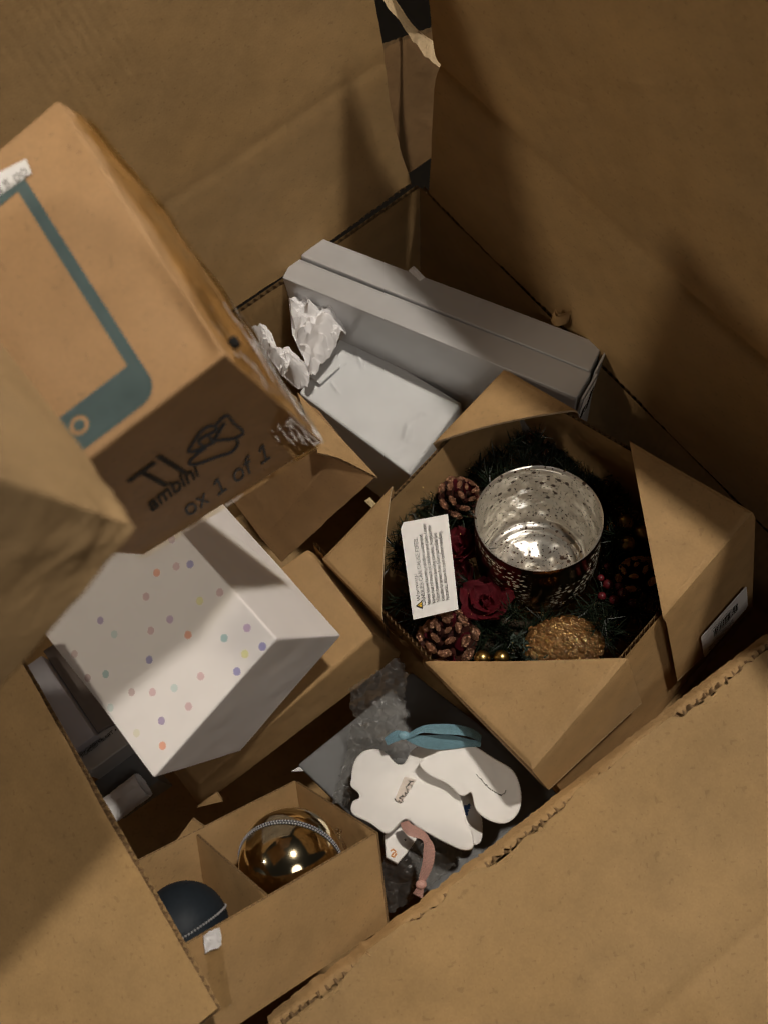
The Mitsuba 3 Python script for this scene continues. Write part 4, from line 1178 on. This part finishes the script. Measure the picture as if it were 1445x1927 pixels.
def pz(x, y, h): return onplane(*zf(x, y), pA + nf_ * h, nf_)


ribbon(FA + '__pink_ribbon', [pz(545, 985, .003), pz(585, 1035, .006), pz(640, 1060, .010), pz(675, 1100, .012), pz(682, 1180, .012), pz(668, 1250, .010), pz(648, 1300, .008), pz(636, 1345, .007), pz(618, 1405, .006)], [.007, .009, .0085, .008, .009, .0085, .007, .0045, .008], 'm_ribbon_pink', nf_, [.2, .1, .5, .9, .3, .2, .1, 0, 0])
labels[FA + '__pink_ribbon'] = {'label': 'pink ribbed ribbon with a knot'}
put(FA + '__pink_ribbon__knot', place(trimesh.creation.icosphere(3, 1.0).apply_scale([.0042, .0034, .003]), pz(638, 1340, .008), np.eye(3)), 'm_ribbon_pink', smooth=True, uv=np.c_[np.asarray(trimesh.creation.icosphere(3, 1.0).vertices)[:, 0] * 5, np.zeros(642)])

nB = np.array([-.04, -.10, 1.0]); nB /= np.linalg.norm(nB); pB_ = at(880, 1470, .336)
FB = thing('white_figure', 'white wooden figure on a blue ribbon with a scratched back, upper right one', 'ornament')
plaque(FB + '__figure', [(625, 655), (650, 622), (690, 605), (760, 575), (850, 558), (935, 555), (1000, 590), (1080, 640), (1155, 690), (1195, 770), (1207, 850), (1200, 905), (1170, 960), (1110, 995), (1050, 988), (985, 955), (948, 915), (935, 870), (915, 818), (890, 835), (860, 835), (820, 800), (760, 757), (700, 730), (650, 692)], pB_, nB, .007, 'm_paint_white')
stroke_plane(FB + '__scratch', [[(950, 715), (965, 735), (980, 745), (1000, 775), (1030, 800), (1055, 815), (1080, 832), (1110, 825), (1118, 805)], [(1075, 828), (1095, 838)], [(1000, 772), (1015, 778)]], pB_ + nB * .0001, nB, .0003, 'm_ink')


def pzb(x, y, h): return onplane(*zf(x, y), pB_ + nB * h, nB)


ribbon(FB + '__blue_ribbon', [pzb(440, 530, .002), pzb(475, 510, .003), pzb(515, 495, .004), pzb(560, 498, .004), pzb(620, 470, .007), pzb(740, 458, .012), pzb(860, 465, .012), pzb(940, 490, .008), pzb(975, 520, .004)], [.006, .0085, .004, .005, .008, .0095, .0095, .009, .008], 'm_ribbon_blue', nB, [0, .2, 0, .2, .4, .5, .6, .7, .8])
ribbon(FB + '__blue_ribbon', [pzb(545, 495, .003), pzb(590, 512, .002), pzb(660, 530, .003), pzb(760, 533, .004), pzb(860, 535, .003), pzb(930, 540, .002), pzb(975, 545, .001)], [.005, .008, .011, .012, .010, .006, .004], 'm_ribbon_blue', nB, [0, -.2, -.3, -.3, -.3, -.2, 0])
labels[FB + '__blue_ribbon'] = {'label': 'blue ribbed ribbon loop with a knot'}
put(FB + '__blue_ribbon__knot', place(trimesh.creation.icosphere(3, 1.0).apply_scale([.0045, .0034, .003]), pzb(540, 495, .005), np.eye(3)), 'm_ribbon_blue', smooth=True, uv=np.c_[np.asarray(trimesh.creation.icosphere(3, 1.0).vertices)[:, 0] * 5, np.zeros(642)])
FC = thing('white_figure', 'greyish painted figure with a blue leaf, mostly hidden under two white ones', 'ornament')
pC = at(860, 1530, .304); nC = np.array([0, -.05, 1.0]); nC /= np.linalg.norm(nC)
plaque(FC + '__figure', [(640, 700), (760, 720), (900, 800), (960, 900), (980, 960), (985, 1060), (970, 1105), (935, 1118), (880, 1080), (780, 950), (680, 850)], pC, nC, .006, 'm_paint_white')
stroke_plane(FC + '__painted_leaf', [[(870, 925), (890, 905), (915, 905)], [(890, 890), (892, 920), (897, 950)], [(900, 900), (915, 885)], [(878, 900), (893, 915)], [(893, 930), (903, 915)]], pC + nC * .0002, nC, .0011, 'm_blue_leaf')
FD = thing('white_figure', 'white figure corner with an orange painted mark beside the divided box', 'ornament')
pD = at(745, 1590, .300); nD = np.array([.1, .1, 1.0]); nD /= np.linalg.norm(nD)
plaque(FD + '__figure', [(430, 1060), (500, 1000), (560, 980), (625, 1065), (560, 1160), (505, 1222), (440, 1185)], pD, nD, .005, 'm_paint_white', smooth_it=False)
stroke_plane(FD + '__painted_mark', [[(465, 1150), (480, 1140), (495, 1155), (480, 1165), (470, 1178), (490, 1185)], [(500, 1165), (490, 1178)]], pD + nD * .0002, nD, .0007, 'm_orange_stain')


# ------------------------------------------------------------------ bubble wrap
def wrap(key, outline, z, h, seed, n=90, bub=.0095):
    pg = Polygon([at(*zf(x, y), z)[:2] for x, y in outline]); x0, y0, x1, y1 = pg.bounds
    X, Y = np.meshgrid(np.linspace(x0, x1, n), np.linspace(y0, y1, n), indexing='ij')
    P = np.stack([X, Y, X * 0], -1)
    big = meshkit.fbm(P * 28 + seed, 4, seed); cr = np.abs(2 * meshkit.fbm(P * 34 + seed, 3, seed + 3) - 1)
    wx = X + .004 * (2 * meshkit.fbm(P * 40, 2, 1) - 1); wy = Y + .004 * (2 * meshkit.fbm(P * 40, 2, 2) - 1)
    gx = (wx / bub) % 1 - .5; gy = (wy / bub + .5 * (np.floor(wx / bub) % 2)) % 1 - .5
    bb = np.sqrt(np.clip(1 - (gx ** 2 + gy ** 2) / .16, 0, 1)) * .0016
    Zz = z + h * (big - .45) * 1.6 + .014 * cr + bb
    f = grid_faces(n, n); V = np.stack([X, Y, Zz], -1).reshape(-1, 3)
    jig = pg.buffer(.0)
    import shapely
    ok = shapely.contains_xy(jig, V[:, 0] + .003 * (2 * meshkit.fbm(V * 220, 2, 5) - 1), V[:, 1] + .003 * (2 * meshkit.fbm(V * 220, 2, 6) - 1))
    f = f[ok[f].all(1)]
    return put(key, trimesh.Trimesh(V, f, process=False), 'm_film', smooth=True)


BW = thing('bubble_wrap', 'crumpled clear bubble wrap tucked around the white figures', 'wrap')
wrap(BW + '__sheet', [(235, 240), (300, 190), (400, 110), (520, 40), (570, 145), (550, 260), (560, 400), (565, 500), (480, 470), (420, 560), (300, 450), (240, 360)], .318, .03, 3)
wrap(BW + '__sheet', [(250, 440), (420, 430), (560, 490), (580, 640), (420, 640), (260, 640), (240, 900), (130, 880), (190, 700)], .296, .014, 6)
wrap(BW + '__sheet', [(420, 1180), (560, 1080), (760, 1060), (900, 1130), (820, 1240), (640, 1400), (480, 1500), (400, 1500)], .285, .016, 9)

# ------------------------------------------------------------------ things at the left side
LB = thing('taupe_box', 'dark taupe box beside the polka dot box', 'box')
t6 = [at(60, 1130, .265), at(118, 1205, .265), at(228, 1378, .265), at(150, 1420, .265)]
Box(hexa([at(80, 1225, .262), at(160, 1175, .262), at(262, 1340, .262), at(182, 1379, .262)], -UPZ * .08), r=.0015, n=10, seed=1).put(LB + '__body', 'm_taupe')
LV = thing('lavender_box', 'thin pale lavender box at the left wall', 'box')
Box(hexa([at(20, 1275, .272), at(78, 1232, .272), at(180, 1384, .272), at(136, 1416, .272)], -UPZ * .02), r=.0015, n=10, seed=2).put(LV + '__body', 'm_lavender')
PT = thing('printed_box', 'pale grey box with two lines of dark lettering at the left wall', 'box')
tpb = [at(138, 1414, .258), at(238, 1345, .258), at(262, 1386, .258), at(162, 1459, .258)]
PX_ = Box(hexa(tpb, -UPZ * .05), r=.0012, n=10, seed=3); PX_.put(PT + '__body', 'm_grey')
text_on(PX_, 4, PT + '__lettering', 'SHOWERS', (150, 1425), (194, 1393), (147, 1420), 'm_ink', True)
text_on(PX_, 4, PT + '__lettering', '\u2022 PLACED HEART \u2022', (149, 1432), (221, 1375), (146, 1427), 'm_ink', True)
SB = thing('slate_box', 'small dark grey box between the printed box and the paper tube', 'box')
Box(hexa([at(168, 1478, .225), at(255, 1412, .225), at(300, 1468, .225), at(200, 1535, .225)], -UPZ * .05), r=.0015, n=10, seed=4).put(SB + '__body', 'm_slate')
TU = thing('paper_tube', 'open flattened white paper tube below the polka dot box', 'tube')
ta, tb_ = at(196, 1534, .235), at(270, 1477, .24)
axt = tb_ - ta; At = frame(axt, (0, 0, 1)); n_ = 28
gg = np.linspace(0, 2 * math.pi, n_ + 1)
wid_ = .5 * np.linalg.norm(at(187, 1511, .236) - at(209, 1556, .236)); pts = []
for s_ in np.linspace(-.35, 1, 14):
    c = ta + axt * s_; e = 2.6
    x = np.sign(np.cos(gg)) * np.abs(np.cos(gg)) ** (2 / e) * .010; y = np.sign(np.sin(gg)) * np.abs(np.sin(gg)) ** (2 / e) * wid_
    pts.append(c + np.stack([x, y, x * 0], 1) @ At.T + .0008 * RNG.normal(0, 1, (n_ + 1, 1)) * At[:, 0])
put(TU + '__sleeve', trimesh.Trimesh(np.array(pts).reshape(-1, 3), grid_faces(14, n_ + 1), process=False), 'm_tissue', smooth=50)
SCR = thing('cardboard_scrap', 'small brown cardboard scrap behind the divided box', 'cardboard')
board(SCR + '__scrap', (at(326, 1590, .26), at(362, 1541, .27), at(383, 1556, .27), at(350, 1600, .26)), 'm_kraft', t=.003, n=(12, 12), seed=90)
SC2 = thing('cardboard_scrap', 'curled brown cardboard scrap beside the far long grey box', 'cardboard')
board(SC2 + '__scrap', (at(1036, 602, .372), at(1068, 606, .382), at(1071, 585, .395), at(1042, 583, .39)), 'm_kraft', t=.003, n=(14, 12), seed=91, jag=(.002, .001, .001, .002), disp=lambda x, y, u, v: .006 * np.sin(u * 3))
SC3 = thing('paper_scrap', 'white paper scrap standing behind the long grey boxes', 'paper')
crumple(SC3 + '__sheet', [(768, 508), (778, 499), (800, 522), (790, 530)], .375, .003, 'm_tissue', 3, step=5)
SC4 = thing('paper_scrap', 'cream paper scrap in the gap left of the candle gift box', 'paper')
crumple(SC4 + '__sheet', [(686, 943), (696, 935), (708, 948), (700, 956)], .32, .002, 'm_cream_tape', 4, step=5)
SC5 = thing('paper_scrap', 'white paper scrap behind the divided box', 'paper')
crumple(SC5 + '__sheet', [(548, 1452), (578, 1434), (598, 1433), (572, 1452)], .262, .003, 'm_tissue', 6, step=5)
